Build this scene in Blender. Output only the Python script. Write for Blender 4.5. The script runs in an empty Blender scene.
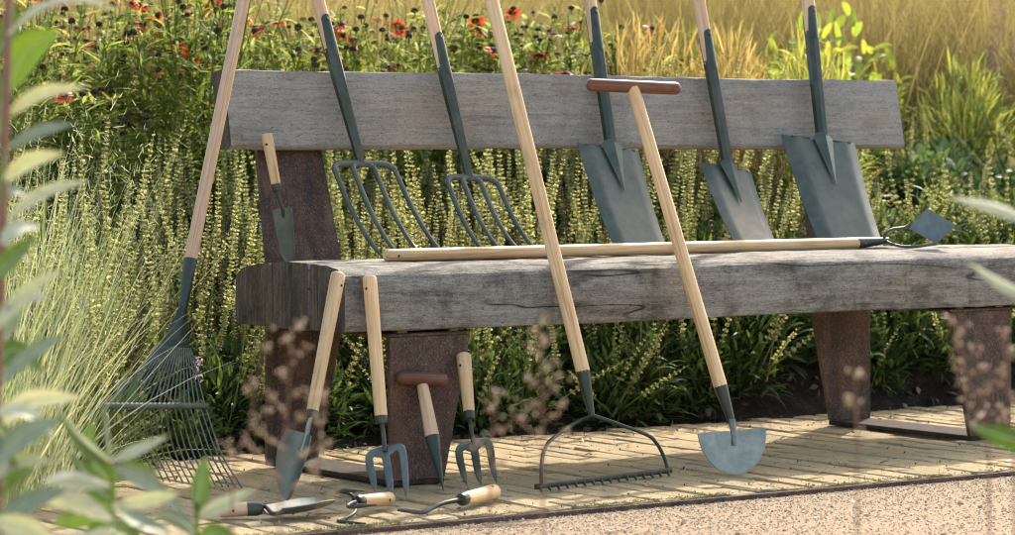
import bpy, math, random
import numpy as np
from mathutils import Vector, Matrix

random.seed(7)
RNG = np.random.default_rng(11)
rad = math.radians
scene = bpy.context.scene
col = scene.collection

# ------------------------------------------------------------------ camera
F_PX, U0, V_H, ZC = 3000.0, 507.5, 146.0, 0.70      # pixels of the 1015 x 535 photograph
TH = math.atan(F_PX / (4700 - U0))                  # bench axis against the picture plane
CS, SN = math.cos(TH), math.sin(TH)
cam_d = bpy.data.cameras.new('camera')
cam = bpy.data.objects.new('camera', cam_d)
col.objects.link(cam)
cam.location = (0, 0, ZC)
cam.rotation_euler = (rad(90), 0, -TH)
cam_d.sensor_width = 36
cam_d.lens = 36 * F_PX / 1015
cam_d.shift_y = -(267.5 - V_H) / 1015
cam_d.clip_start, cam_d.clip_end = 0.1, 600
cam_d.dof.use_dof = True
cam_d.dof.focus_distance = 6.45
cam_d.dof.aperture_fstop = 6.8
scene.camera = cam
scene.cycles.filter_width = 1.05

# ------------------------------------------------------------------ sky and sun
SUN_AZ, SUN_EL = 54.0, 39.5
world = bpy.data.worlds.new('World')
scene.world = world
world.use_nodes = True
wn = world.node_tree
sky = wn.nodes.new('ShaderNodeTexSky')
sky.sky_type = 'NISHITA'
sky.sun_disc = False
sky.sun_elevation = rad(SUN_EL)
sky.sun_rotation = rad(SUN_AZ)
bg = wn.nodes['Background']
tint = wn.nodes.new('ShaderNodeMix'); tint.data_type = 'RGBA'; tint.blend_type = 'MULTIPLY'     # camera white balance set for shade
tint.inputs[0].default_value = 1.0; tint.inputs[7].default_value = (1.0, 0.93, 0.80, 1)
wn.links.new(sky.outputs[0], tint.inputs[6]); wn.links.new(tint.outputs[2], bg.inputs[0])
sky.dust_density = 3.0
bg.inputs[1].default_value = 0.15
sun_d = bpy.data.lights.new('sun', 'SUN')
sun_d.energy = 2.0
sun_d.angle = rad(0.53)
sun_d.color = (1.0, 0.93, 0.81)
sun = bpy.data.objects.new('sun', sun_d)
col.objects.link(sun)
sv = Vector((math.sin(rad(SUN_AZ)) * math.cos(rad(SUN_EL)), math.cos(rad(SUN_AZ)) * math.cos(rad(SUN_EL)), math.sin(rad(SUN_EL))))
sun.rotation_euler = sv.to_track_quat('Z', 'Y').to_euler()
sun.location = sv * 30
vs = scene.view_settings
vs.view_transform = 'Standard'
vs.look = 'None'
vs.gamma = 1.0
vs.use_curve_mapping = False
vs.exposure = 1.82

# ------------------------------------------------------------------ pixel -> place
CAM = np.array([0, 0, ZC])
R_ = np.array([CS, -SN, 0.0]); FW = np.array([SN, CS, 0.0]); UP = np.array([0, 0, 1.0])
def ray(u, v): return FW + (u - U0) / F_PX * R_ - (v - V_H) / F_PX * UP
def PZ(u, v, z=0.0):
    k = ray(u, v); return CAM + k * ((z - ZC) / k[2])
def PY(u, v, Y):
    k = ray(u, v); return CAM + k * (Y / k[1])
def PD(u, v, d): return CAM + ray(u, v) * d
def A(*p): return np.array(p, float)
def nrm(v):
    v = np.asarray(v, float); return v / (np.linalg.norm(v) + 1e-12)

# ------------------------------------------------------------------ node materials
class NT:
    def __init__(s, name):
        s.m = bpy.data.materials.new(name); s.m.use_nodes = True
        s.t = s.m.node_tree; s.t.nodes.clear()
        s.out = s.n('ShaderNodeOutputMaterial')
    def n(s, kind, ins=None, **kw):
        nd = s.t.nodes.new(kind)
        for k, v in kw.items(): setattr(nd, k, v)
        for k, v in (ins or {}).items():
            if hasattr(v, 'is_output'): s.t.links.new(v, nd.inputs[k])
            else: nd.inputs[k].default_value = v
        return nd
    def math(s, op, a, b=0.5, c=None, clamp=False):
        nd = s.n('ShaderNodeMath', {0: a, 1: b}, operation=op, use_clamp=clamp)
        return nd.outputs[0]
    def mix(s, fac, a, b, blend='MIX'):
        nd = s.n('ShaderNodeMix', data_type='RGBA', blend_type=blend)
        for i, v in ((0, fac), (6, a), (7, b)):
            if hasattr(v, 'is_output'): s.t.links.new(v, nd.inputs[i])
            else: nd.inputs[i].default_value = v if i == 0 else (*v[:3], 1)
        return nd.outputs[2]
    def noise(s, vec, scale, detail=4, rough=0.55, dist=0.0):
        return s.n('ShaderNodeTexNoise', {'Vector': vec, 'Scale': scale, 'Detail': detail, 'Roughness': rough, 'Distortion': dist}).outputs[0]
    def mapping(s, vec, scale, loc=(0, 0, 0)):
        return s.n('ShaderNodeMapping', {'Vector': vec, 'Scale': scale, 'Location': loc}).outputs[0]
    def ramp(s, fac, stops):
        nd = s.n('ShaderNodeValToRGB', {0: fac}); cr = nd.color_ramp
        while len(cr.elements) > 1: cr.elements.remove(cr.elements[-1])
        for i, (p, c) in enumerate(stops):
            e = cr.elements[0] if i == 0 else cr.elements.new(p)
            e.position = p; e.color = (*c, 1) if len(c) == 3 else c
        return nd.outputs[0]
    def step(s, fac, lo, hi):
        return s.n('ShaderNodeMapRange', {0: fac, 1: lo, 2: hi, 3: 0.0, 4: 1.0}, clamp=True).outputs[0]
    def obj(s): return s.n('ShaderNodeTexCoord').outputs['Object']
    def attr(s, name): return s.n('ShaderNodeAttribute', attribute_name=name)
    def rand(s): return s.n('ShaderNodeObjectInfo').outputs['Random']
    def bump(s, h, strength, dist): return s.n('ShaderNodeBump', {'Height': h, 'Strength': strength, 'Distance': dist}).outputs[0]
    def pbsdf(s, color, rough=0.6, metal=0.0, normal=None, spec=0.5, **kw):
        ins = {'Base Color': color if hasattr(color, 'is_output') else (*color, 1), 'Roughness': rough, 'Metallic': metal, 'Specular IOR Level': spec}
        if normal is not None: ins['Normal'] = normal
        ins.update(kw)
        return s.n('ShaderNodeBsdfPrincipled', ins).outputs[0]
    def done(s, sh): s.t.links.new(sh, s.out.inputs[0]); return s.m

def mat_leaf(name, stops, transl=0.4, rough=0.5, spec=0.3, tgain=1.5):
    k = NT(name)
    r = k.math('ADD', k.math('MULTIPLY', k.attr('rnd').outputs['Fac'], 0.7), k.math('MULTIPLY', k.rand(), 0.3))
    c = k.ramp(r, stops)
    g = k.noise(k.obj(), 90, 2)
    c = k.mix(k.math('MULTIPLY', k.step(g, 0.45, 0.75), 0.35), c, k.mix(1.0, c, (0.55, 0.5, 0.4), 'MULTIPLY'))
    p = k.pbsdf(c, rough, spec=spec)
    tc = k.mix(1.0, c, (tgain, tgain * 1.0, tgain * 0.72), 'MULTIPLY')
    t = k.n('ShaderNodeBsdfTranslucent', {0: tc}).outputs[0]
    return k.done(k.n('ShaderNodeMixShader', {0: transl, 1: p, 2: t}).outputs[0])

def mat_ash(name, c1, c2, c3):
    k = NT(name)
    lc = k.attr('lc').outputs['Vector']
    off = k.math('MULTIPLY', k.rand(), 7.0)
    v = k.n('ShaderNodeVectorMath', {0: lc, 1: k.n('ShaderNodeCombineXYZ', {0: off, 1: off, 2: off}).outputs[0]}, operation='ADD').outputs[0]
    grain = k.noise(k.mapping(v, (260, 260, 7)), 1.0, 4, 0.6, 0.4)
    broad = k.noise(k.mapping(v, (60, 60, 3)), 1.0, 2, 0.5, 1.2)
    c = k.ramp(k.math('ADD', k.math('MULTIPLY', grain, 0.55), k.math('MULTIPLY', broad, 0.45)), [(0.36, c3), (0.48, c2), (0.60, c1)])
    dirt = k.noise(k.mapping(v, (30, 30, 14)), 1.0, 5, 0.7)
    c = k.mix(k.math('MULTIPLY', k.step(dirt, 0.54, 0.72), 0.45), c, (0.28, 0.17, 0.09))
    tone = k.math('ADD', 0.86, k.math('MULTIPLY', k.rand(), 0.26)); c = k.n('ShaderNodeVectorMath', {0: c, 3: tone}, operation='SCALE').outputs[0]
    return k.done(k.pbsdf(c, k.math('ADD', 0.42, k.math('MULTIPLY', grain, 0.2)), normal=k.bump(grain, 0.25, 0.001), spec=0.4))

def mat_paint(name, c, rough=0.42, worn=(0.10, 0.115, 0.11)):
    k = NT(name); o = k.obj()
    n1 = k.noise(o, 35, 5, 0.6); n2 = k.noise(o, 420, 2)
    cc = k.mix(k.step(n1, 0.42, 0.7), c, tuple(x * 1.35 + 0.006 for x in c))
    cc = k.mix(k.math('MULTIPLY', k.step(n2, 0.66, 0.74), 0.5), cc, worn)
    dust = k.step(k.noise(k.mapping(o, (9, 9, 5)), 1.0, 6, 0.7), 0.50, 0.72)
    cc = k.mix(k.math('MULTIPLY', dust, 0.22), cc, (0.26, 0.22, 0.16))
    scr = k.noise(k.mapping(o, (700, 700, 25)), 1.0, 2, 0.5); cc = k.mix(k.math('MULTIPLY', k.step(scr, 0.66, 0.74), 0.35), cc, (0.22, 0.23, 0.22))
    rr = k.math('ADD', rough, k.math('MULTIPLY', k.math('SUBTRACT', n1, 0.5), 0.35))
    return k.done(k.pbsdf(cc, rr, normal=k.bump(n2, 0.12, 0.0006), spec=0.4))

def mat_steel(name, c, rough=0.34):
    k = NT(name); o = k.obj()
    n1 = k.noise(k.mapping(o, (30, 30, 30)), 1.0, 5, 0.65); n2 = k.noise(k.mapping(o, (600, 600, 60)), 1.0, 2)
    cc = k.mix(k.step(n1, 0.35, 0.75), c, tuple(x * 0.55 for x in c))
    soil = k.step(k.noise(o, 55, 6, 0.7), 0.60, 0.72)
    cc = k.mix(k.math('MULTIPLY', soil, 0.3), cc, (0.16, 0.13, 0.10))
    rr = k.math('ADD', rough, k.math('MULTIPLY', n1, 0.18))
    return k.done(k.pbsdf(cc, rr, metal=0.72, normal=k.bump(n2, 0.08, 0.0005)))

def mat_weathered(name, light, mid, dark, grain_axis=0, stain=0.8, cracks=1.0):
    k = NT(name); o = k.obj()
    def st_(across, along):
        v_ = [across] * 3; v_[grain_axis] = along; return tuple(v_)
    off = k.math('MULTIPLY', k.rand(), 13.0)
    v = k.n('ShaderNodeVectorMath', {0: o, 1: k.n('ShaderNodeCombineXYZ', {0: off, 1: off, 2: off}).outputs[0]}, operation='ADD').outputs[0]
    g1 = k.noise(k.mapping(v, st_(120, 7)), 1.0, 5, 0.6)
    g2 = k.noise(k.mapping(v, st_(420, 60)), 1.0, 3, 0.65)
    g3 = k.noise(v, 240, 3, 0.7)
    g = k.math('ADD', k.math('ADD', k.math('MULTIPLY', g1, 0.38), k.math('MULTIPLY', g2, 0.32)), k.math('MULTIPLY', g3, 0.30))
    c = k.ramp(g, [(0.36, dark), (0.47, mid), (0.60, light)])
    # dark weathering blotches, run-off stains, warmer patches
    s1 = k.noise(k.mapping(v, st_(11, 7)), 1.0, 7, 0.72, 0.4)
    c = k.mix(k.math('MULTIPLY', k.step(s1, 0.47, 0.66), stain), c, k.mix(0.65, dark, (0.028, 0.024, 0.020)))
    run = k.noise(k.mapping(v, (26, 26, 3.0) if grain_axis == 0 else (60, 60, 2.5)), 1.0, 4, 0.65)
    c = k.mix(k.math('MULTIPLY', k.step(run, 0.55, 0.70), 0.5 * stain), c, (0.05, 0.040, 0.032))
    warm = k.noise(k.mapping(v, st_(8, 2.6), (4, 2, 1)), 1.0, 4, 0.6)
    c = k.mix(k.math('MULTIPLY', k.step(warm, 0.48, 0.66), 0.55), c, k.mix(1.0, c, (1.16, 0.92, 0.70), 'MULTIPLY'))
    pit = k.noise(k.mapping(v, st_(300, 120)), 1.0, 2, 0.6)
    c = k.mix(k.math('MULTIPLY', k.step(pit, 0.60, 0.70), 0.6), c, (0.045, 0.038, 0.032))
    tone = k.math('ADD', 0.88, k.math('MULTIPLY', k.rand(), 0.24)); c = k.n('ShaderNodeVectorMath', {0: c, 3: tone}, operation='SCALE').outputs[0]
    # long drying checks: contour lines of a stretched field, broken up along their length
    ck = k.noise(k.mapping(v, st_(9, 0.8), (3, 9, 5)), 1.0, 3, 0.45)
    gate = k.step(k.noise(k.mapping(v, st_(6, 3.5), (1, 7, 2)), 1.0, 2), 0.42, 0.52)
    crack = k.math('MULTIPLY', k.math('SUBTRACT', 1.0, k.step(k.math('ABSOLUTE', k.math('SUBTRACT', ck, 0.5)), 0.001, 0.007), clamp=True), gate)
    c = k.mix(k.math('MULTIPLY', crack, 0.85 * cracks), c, (0.014, 0.011, 0.009))
    h = k.math('SUBTRACT', g, k.math('MULTIPLY', crack, 0.9 * cracks))
    return k.done(k.pbsdf(c, 0.85, normal=k.bump(h, 0.8, 0.004), spec=0.2))

def mat_rust(name):
    k = NT(name); o = k.obj()
    off = k.math('MULTIPLY', k.rand(), 9.0)
    v = k.n('ShaderNodeVectorMath', {0: o, 1: k.n('ShaderNodeCombineXYZ', {0: off, 1: off, 2: off}).outputs[0]}, operation='ADD').outputs[0]
    n1 = k.noise(v, 14, 6, 0.7); n2 = k.noise(v, 260, 3, 0.6); st = k.noise(k.mapping(v, (42, 42, 2.5)), 1.0, 4, 0.6)
    c = k.ramp(k.math('ADD', k.math('MULTIPLY', n1, 0.5), k.math('MULTIPLY', n2, 0.5)), [(0.36, (0.020, 0.013, 0.011)), (0.5, (0.070, 0.037, 0.025)), (0.62, (0.165, 0.092, 0.062))])
    c = k.mix(k.math('MULTIPLY', k.step(st, 0.47, 0.66), 0.7), c, (0.022, 0.017, 0.018))
    fl = k.noise(k.mapping(v, (330, 330, 200)), 1.0, 2)
    st2 = k.noise(k.mapping(v, (30, 30, 1.6), (5, 3, 2)), 1.0, 3, 0.6); c = k.mix(k.math('MULTIPLY', k.step(st2, 0.56, 0.70), 0.45), c, (0.15, 0.060, 0.030))
    c = k.mix(k.math('MULTIPLY', k.step(fl, 0.58, 0.68), 0.5), c, (0.27, 0.185, 0.15))
    return k.done(k.pbsdf(c, k.math('ADD', 0.55, k.math('MULTIPLY', n2, 0.4)), metal=0.0, normal=k.bump(k.math('ADD', n2, n1), 0.5, 0.002), spec=0.45))

def mat_brick(name):
    k = NT(name); o = k.obj(); rn = k.rand()
    c = k.ramp(rn, [(0.0, (0.38, 0.285, 0.155)), (0.3, (0.47, 0.37, 0.225)), (0.6, (0.41, 0.315, 0.18)), (0.82, (0.35, 0.29, 0.19)), (1.0, (0.48, 0.36, 0.205))])
    off = k.math('MULTIPLY', rn, 31.0)
    v = k.n('ShaderNodeVectorMath', {0: o, 1: k.n('ShaderNodeCombineXYZ', {0: off, 1: off, 2: 0.0}).outputs[0]}, operation='ADD').outputs[0]
    n1 = k.noise(v, 26, 6, 0.7); n2 = k.noise(v, 170, 4, 0.75); n3 = k.noise(k.mapping(v, (120, 22, 40)), 1.0, 5, 0.75)
    c = k.mix(k.math('MULTIPLY', k.step(n1, 0.42, 0.72), 0.5), c, (0.36, 0.27, 0.14))
    c = k.mix(k.math('MULTIPLY', k.step(n3, 0.54, 0.66), 0.65), c, (0.15, 0.105, 0.058))
    c = k.mix(k.math('MULTIPLY', k.step(n2, 0.56, 0.68), 0.6), c, (0.17, 0.12, 0.065))
    return k.done(k.pbsdf(c, 0.88, normal=k.bump(k.math('ADD', n2, n3), 0.9, 0.006), spec=0.2))

def mat_ground(name, stops, scale, bumpd=0.01, spec=0.2):
    k = NT(name); o = k.obj()
    n = k.math('ADD', k.math('MULTIPLY', k.noise(o, scale, 6, 0.75), 0.55), k.math('MULTIPLY', k.noise(o, scale * 7, 3, 0.7), 0.45))
    c = k.ramp(n, stops)
    return k.done(k.pbsdf(c, 0.92, normal=k.bump(n, 0.8, bumpd), spec=spec))

def mat_bits(name, stops, rough=0.85, spec=0.25):
    k = NT(name)
    c = k.ramp(k.attr('rnd').outputs['Fac'], stops)
    n = k.noise(k.obj(), 300, 2)
    c = k.mix(k.math('MULTIPLY', k.step(n, 0.5, 0.75), 0.35), c, k.mix(1.0, c, (0.5, 0.5, 0.5), 'MULTIPLY'))
    return k.done(k.pbsdf(c, rough, spec=spec))

M = {}
M['ash'] = mat_ash('ash_wood', (0.70, 0.49, 0.28), (0.60, 0.39, 0.20), (0.40, 0.23, 0.10))
M['ash_pink'] = mat_ash('ash_wood_warm', (0.68, 0.465, 0.30), (0.58, 0.37, 0.22), (0.40, 0.23, 0.125))
M['walnut'] = mat_ash('red_hardwood', (0.17, 0.066, 0.036), (0.125, 0.046, 0.027), (0.07, 0.025, 0.016))
M['green'] = mat_paint('green_enamel', (0.020, 0.029, 0.018), 0.36)
M['green_blade'] = mat_paint('green_blade_enamel', (0.042, 0.060, 0.046), 0.44)
M['green_dark'] = mat_paint('dark_green_enamel', (0.016, 0.022, 0.016), 0.36)
M['steel'] = mat_steel('brushed_steel', (0.27, 0.29, 0.275))
M['blue_steel'] = mat_steel('blued_steel', (0.17, 0.195, 0.175), 0.40)
M['iron'] = mat_steel('dark_iron', (0.07, 0.072, 0.062), 0.45)
M['hole'] = mat_ground('hole_shade_paint', [(0.4, (0.012, 0.009, 0.007)), (0.6, (0.02, 0.015, 0.01))], 60)  # near-black colour painting the shade inside the hanging holes
M['timber'] = mat_weathered('weathered_oak', (0.33, 0.312, 0.28), (0.205, 0.190, 0.167), (0.078, 0.070, 0.060), stain=0.9)
M['timber_back'] = mat_weathered('weathered_oak_smooth', (0.345, 0.325, 0.295), (0.262, 0.245, 0.219), (0.155, 0.141, 0.122), stain=0.3, cracks=0.25)
M['timber_end'] = mat_weathered('weathered_end_grain', (0.15, 0.115, 0.082), (0.075, 0.056, 0.041), (0.024, 0.018, 0.014), grain_axis=2, stain=0.9)
M['rust'] = mat_rust('weathering_steel')
M['plate'] = mat_ground('soiled_steel_plate', [(0.36, (0.012, 0.010, 0.009)), (0.5, (0.035, 0.026, 0.022)), (0.66, (0.09, 0.062, 0.048))], 40, 0.002)
M['brick'] = mat_brick('buff_clay_paver')
M['soil'] = mat_ground('bark_soil', [(0.36, (0.008, 0.006, 0.004)), (0.5, (0.024, 0.016, 0.011)), (0.66, (0.075, 0.050, 0.035))], 22, 0.03)
M['joint'] = mat_ground('joint_sand', [(0.38, (0.018, 0.012, 0.008)), (0.54, (0.05, 0.034, 0.02)), (0.66, (0.16, 0.12, 0.06))], 25)
M['gravel'] = mat_ground('hoggin_gravel', [(0.36, (0.15, 0.10, 0.062)), (0.47, (0.30, 0.217, 0.14)), (0.60, (0.38, 0.285, 0.192))], 110, 0.006)
M['pebble'] = mat_bits('gravel_stones', [(0.0, (0.24, 0.165, 0.105)), (0.25, (0.42, 0.31, 0.205)), (0.65, (0.52, 0.40, 0.275)), (0.9, (0.60, 0.50, 0.385)), (1.0, (0.12, 0.085, 0.06))])
M['chip'] = mat_bits('bark_chips', [(0.0, (0.020, 0.013, 0.010)), (0.4, (0.075, 0.045, 0.032)), (0.75, (0.17, 0.10, 0.075)), (1.0, (0.34, 0.25, 0.19))])
M['crumb'] = mat_bits('soil_crumbs', [(0.0, (0.03, 0.02, 0.012)), (0.7, (0.08, 0.05, 0.03)), (1.0, (0.16, 0.11, 0.06))])
M['moss'] = mat_leaf('moss', [(0.0, (0.10, 0.095, 0.02)), (0.6, (0.20, 0.18, 0.04)), (1.0, (0.28, 0.23, 0.08))], 0.15)
M['spike'] = mat_leaf('lime_calyx', [(0.0, (0.20, 0.21, 0.075)), (0.35, (0.36, 0.365, 0.16)), (0.7, (0.52, 0.50, 0.27)), (1.0, (0.66, 0.61, 0.40))], 0.35)
M['spike_stem'] = mat_leaf('spike_stem', [(0.0, (0.06, 0.05, 0.025)), (1.0, (0.16, 0.13, 0.05))], 0.1)
M['dead_spike'] = mat_leaf('dried_spike', [(0.0, (0.07, 0.045, 0.025)), (0.6, (0.17, 0.12, 0.065)), (1.0, (0.30, 0.23, 0.13))], 0.15)
M['mound'] = mat_leaf('dark_green_leaf', [(0.0, (0.028, 0.055, 0.014)), (0.5, (0.070, 0.115, 0.030)), (0.85, (0.14, 0.19, 0.05)), (1.0, (0.24, 0.24, 0.07))], 0.35, 0.5, 0.25)
M['helen'] = mat_leaf('lance_leaf', [(0.0, (0.060, 0.080, 0.020)), (0.3, (0.15, 0.205, 0.045)), (0.65, (0.28, 0.33, 0.080)), (0.88, (0.48, 0.46, 0.18)), (1.0, (0.38, 0.22, 0.09))], 0.45, 0.6, 0.18)
M['helen_stem'] = mat_leaf('lance_stem', [(0.0, (0.09, 0.075, 0.025)), (1.0, (0.23, 0.19, 0.06))], 0.1)
M['petal'] = mat_leaf('red_petal', [(0.0, (0.45, 0.012, 0.015)), (0.5, (0.58, 0.030, 0.020)), (1.0, (0.62, 0.11, 0.025))], 0.3)
M['seed_head'] = mat_leaf('dark_seed_head', [(0.0, (0.022, 0.012, 0.008)), (1.0, (0.075, 0.038, 0.022))], 0.02, 0.8)
M['straw'] = mat_leaf('pale_grass', [(0.0, (0.12, 0.17, 0.07)), (0.35, (0.30, 0.36, 0.18)), (0.7, (0.54, 0.54, 0.36)), (1.0, (0.72, 0.67, 0.50))], 0.35, 0.5, 0.4, 1.25)
M['gold'] = mat_leaf('golden_grass', [(0.0, (0.12, 0.09, 0.045)), (0.35, (0.28, 0.22, 0.10)), (0.7, (0.46, 0.375, 0.19)), (1.0, (0.40, 0.38, 0.15))], 0.35, 0.6, 0.2, 1.3)
M['fern'] = mat_leaf('yellow_foliage', [(0.0, (0.17, 0.17, 0.05)), (0.4, (0.33, 0.30, 0.085)), (0.75, (0.48, 0.38, 0.13)), (1.0, (0.46, 0.27, 0.10))], 0.4)
M['fern_green'] = mat_leaf('green_yellow_foliage', [(0.0, (0.12, 0.16, 0.04)), (0.45, (0.26, 0.31, 0.075)), (0.8, (0.42, 0.42, 0.11)), (1.0, (0.5, 0.42, 0.12))], 0.4)
M['fern_rust'] = mat_leaf('rusty_foliage', [(0.0, (0.20, 0.13, 0.05)), (0.45, (0.40, 0.27, 0.10)), (0.75, (0.50, 0.37, 0.17)), (1.0, (0.36, 0.34, 0.10))], 0.35)
M['limeleaf'] = mat_leaf('lime_leaf', [(0.0, (0.16, 0.22, 0.035)), (0.6, (0.34, 0.42, 0.065)), (1.0, (0.60, 0.50, 0.10))], 0.45)
M['geran'] = mat_leaf('cool_green_leaf', [(0.0, (0.05, 0.10, 0.03)), (0.5, (0.13, 0.21, 0.07)), (0.85, (0.26, 0.32, 0.15)), (1.0, (0.46, 0.30, 0.10))], 0.3, 0.4, 0.5)
M['sage'] = mat_leaf('silver_leaf', [(0.0, (0.55, 0.58, 0.46)), (1.0, (0.72, 0.72, 0.62))], 0.45, 0.6, 0.3, 1.1)
M['sage_dark'] = mat_leaf('grey_green_leaf', [(0.0, (0.22, 0.28, 0.20)), (1.0, (0.36, 0.42, 0.31))], 0.4, 0.5, 0.5, 1.2)
M['fresh'] = mat_leaf('fresh_leaf', [(0.0, (0.13, 0.20, 0.045)), (1.0, (0.25, 0.33, 0.085))], 0.5, 0.45, 0.4, 1.7)
M['plume'] = mat_leaf('pink_seed', [(0.0, (0.40, 0.27, 0.18)), (0.5, (0.56, 0.43, 0.28)), (1.0, (0.66, 0.56, 0.40))], 0.3)
M['plume_stem'] = mat_leaf('red_stem', [(0.0, (0.20, 0.10, 0.075)), (1.0, (0.30, 0.18, 0.12))], 0.1)
M['mauve'] = mat_leaf('mauve_flower', [(0.0, (0.30, 0.22, 0.52)), (1.0, (0.55, 0.47, 0.72))], 0.35)
M['pinkish'] = mat_leaf('pale_pink_plume', [(0.0, (0.42, 0.27, 0.24)), (1.0, (0.62, 0.47, 0.42))], 0.35)

# ------------------------------------------------------------------ mesh builder
class MB:
    def __init__(s): s.v = []; s.f = []; s.r = []; s.l = []; s.n = 0
    def add(s, verts, faces, rnd=0.5, lc=None):
        verts = np.asarray(verts, float).reshape(-1, 3)
        s.v.append(verts)
        faces = np.asarray(faces, int)
        s.f.append(faces + s.n)
        r = np.broadcast_to(np.asarray(rnd, float), (len(verts),))
        s.r.append(r)
        s.l.append(verts if lc is None else np.asarray(lc, float))
        s.n += len(verts)
        return s
    def mesh(s, name, mat, smooth=True, origin=(0, 0, 0), flat_angle=None):
        me = bpy.data.meshes.new(name)
        V = np.concatenate(s.v) - np.asarray(origin, float)
        idx, start, tot = [], [], []
        p = 0
        for f in s.f:
            k = f.shape[1]
            idx.append(f.ravel()); start.append(p + np.arange(len(f)) * k); tot.append(np.full(len(f), k)); p += f.size
        idx = np.concatenate(idx); start = np.concatenate(start); tot = np.concatenate(tot)
        me.vertices.add(len(V)); me.vertices.foreach_set('co', V.astype(np.float32).ravel())
        me.loops.add(len(idx)); me.loops.foreach_set('vertex_index', idx.astype(np.int32))
        me.polygons.add(len(start)); me.polygons.foreach_set('loop_start', start.astype(np.int32))
        me.update(calc_edges=True)
        a = me.attributes.new('rnd', 'FLOAT', 'POINT'); a.data.foreach_set('value', np.concatenate(s.r).astype(np.float32))
        a = me.attributes.new('lc', 'FLOAT_VECTOR', 'POINT'); a.data.foreach_set('vector', np.concatenate(s.l).astype(np.float32).ravel())
        me.validate()
        me.shade_smooth() if smooth else me.shade_flat()
        if flat_angle: me.set_sharp_from_angle(angle=rad(flat_angle))
        me.materials.append(M[mat])
        return me

def link(name, me, parent=None, loc=(0, 0, 0)):
    o = bpy.data.objects.new(name, me); col.objects.link(o); o.location = loc
    if parent is not None: o.parent = parent
    return o
def empty(name, loc=(0, 0, 0)):
    o = bpy.data.objects.new(name, None); col.objects.link(o); o.location = loc; o.empty_display_size = 0.05
    return o
def tag(o, label=None, cat=None, group=None, kind=None):
    for k, v in (('label', label), ('category', cat), ('group', group), ('kind', kind)):
        if v: o[k] = v
    return o
def part(name, mb, mat, root, smooth=True, flat=None):
    """mesh given in world coordinates, stored relative to its thing's origin"""
    org = np.array(root.matrix_world.translation if root.parent is None else root.parent.location) if root is not None else np.zeros(3)
    if root is not None: org = np.array(root.location if root.parent is None else root.parent.location)
    return link(name, mb.mesh(name, mat, smooth, org, flat), root)
def copy_tree(o, parent=None):
    c = o.copy(); col.objects.link(c); c.parent = parent
    for ch in o.children: copy_tree(ch, c)
    return c

# ------------------------------------------------------------------ shapes
def frames(P, side):
    T = np.gradient(P, axis=0); T /= np.linalg.norm(T, axis=1)[:, None] + 1e-12
    side = np.broadcast_to(np.asarray(side, float), P.shape)
    S = side - (side * T).sum(1)[:, None] * T; S /= np.linalg.norm(S, axis=1)[:, None] + 1e-12
    return T, S, np.cross(T, S)
def sweep(mb, P, rx, ry=None, side=(1, 0, 0), seg=12, rnd=0.5, sq=1.0, cap=True, normal=None, turn=0.0):
    """elliptic section swept along P; sq < 1 makes the section squarer"""
    P = np.asarray(P, float); n = len(P)
    rx = np.broadcast_to(np.asarray(rx, float), (n,)); ry = rx if ry is None else np.broadcast_to(np.asarray(ry, float), (n,))
    if normal is not None:
        T = np.gradient(P, axis=0); T /= np.linalg.norm(T, axis=1)[:, None] + 1e-12
        side = np.cross(np.asarray(normal, float)[None], T)
    T, S, N = frames(P, side)
    a = turn + np.arange(seg) * 2 * math.pi / seg + (math.pi / seg if seg in (4, 8) else 0)
    ca = np.sign(np.cos(a)) * np.abs(np.cos(a)) ** sq; sa = np.sign(np.sin(a)) * np.abs(np.sin(a)) ** sq
    V = P[:, None] + rx[:, None, None] * ca[None, :, None] * S[:, None] + ry[:, None, None] * sa[None, :, None] * N[:, None]
    L = np.concatenate([[0], np.cumsum(np.linalg.norm(np.diff(P, axis=0), axis=1))])
    lc = np.stack([rx[:, None] * ca[None], ry[:, None] * sa[None], np.repeat(L[:, None], seg, 1)], -1)
    i = np.arange(n - 1)[:, None] * seg; j = np.arange(seg)[None]; j2 = (j + 1) % seg
    Q = np.stack([i + j, i + j2, i + seg + j2, i + seg + j], -1).reshape(-1, 4)
    mb.add(V.reshape(-1, 3), Q, rnd, lc.reshape(-1, 3))
    if cap:
        for e, flip in ((0, True), (n - 1, False)):
            if rx[e] < 1e-5: continue
            vv = np.vstack([V[e], P[e]]); jj = np.arange(seg); k2 = (jj + 1) % seg
            f = np.stack([k2, jj, np.full(seg, seg)], -1) if flip else np.stack([jj, k2, np.full(seg, seg)], -1)
            l2 = np.vstack([lc[e], [0, 0, L[e]]])
            mb.add(vv, f, rnd, l2)
    return mb
def catmull(pts, n=24):
    pts = [np.asarray(p, float) for p in pts]
    P = [2 * pts[0] - pts[1]] + pts + [2 * pts[-1] - pts[-2]]
    out = []
    for i in range(1, len(P) - 2):
        for t in np.linspace(0, 1, n, endpoint=False):
            a, b, c, d = P[i - 1:i + 3]
            out.append(0.5 * (2 * b + (c - a) * t + (2 * a - 5 * b + 4 * c - d) * t * t + (3 * b - a - 3 * c + d) * t ** 3))
    out.append(pts[-1]); return np.array(out)
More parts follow.
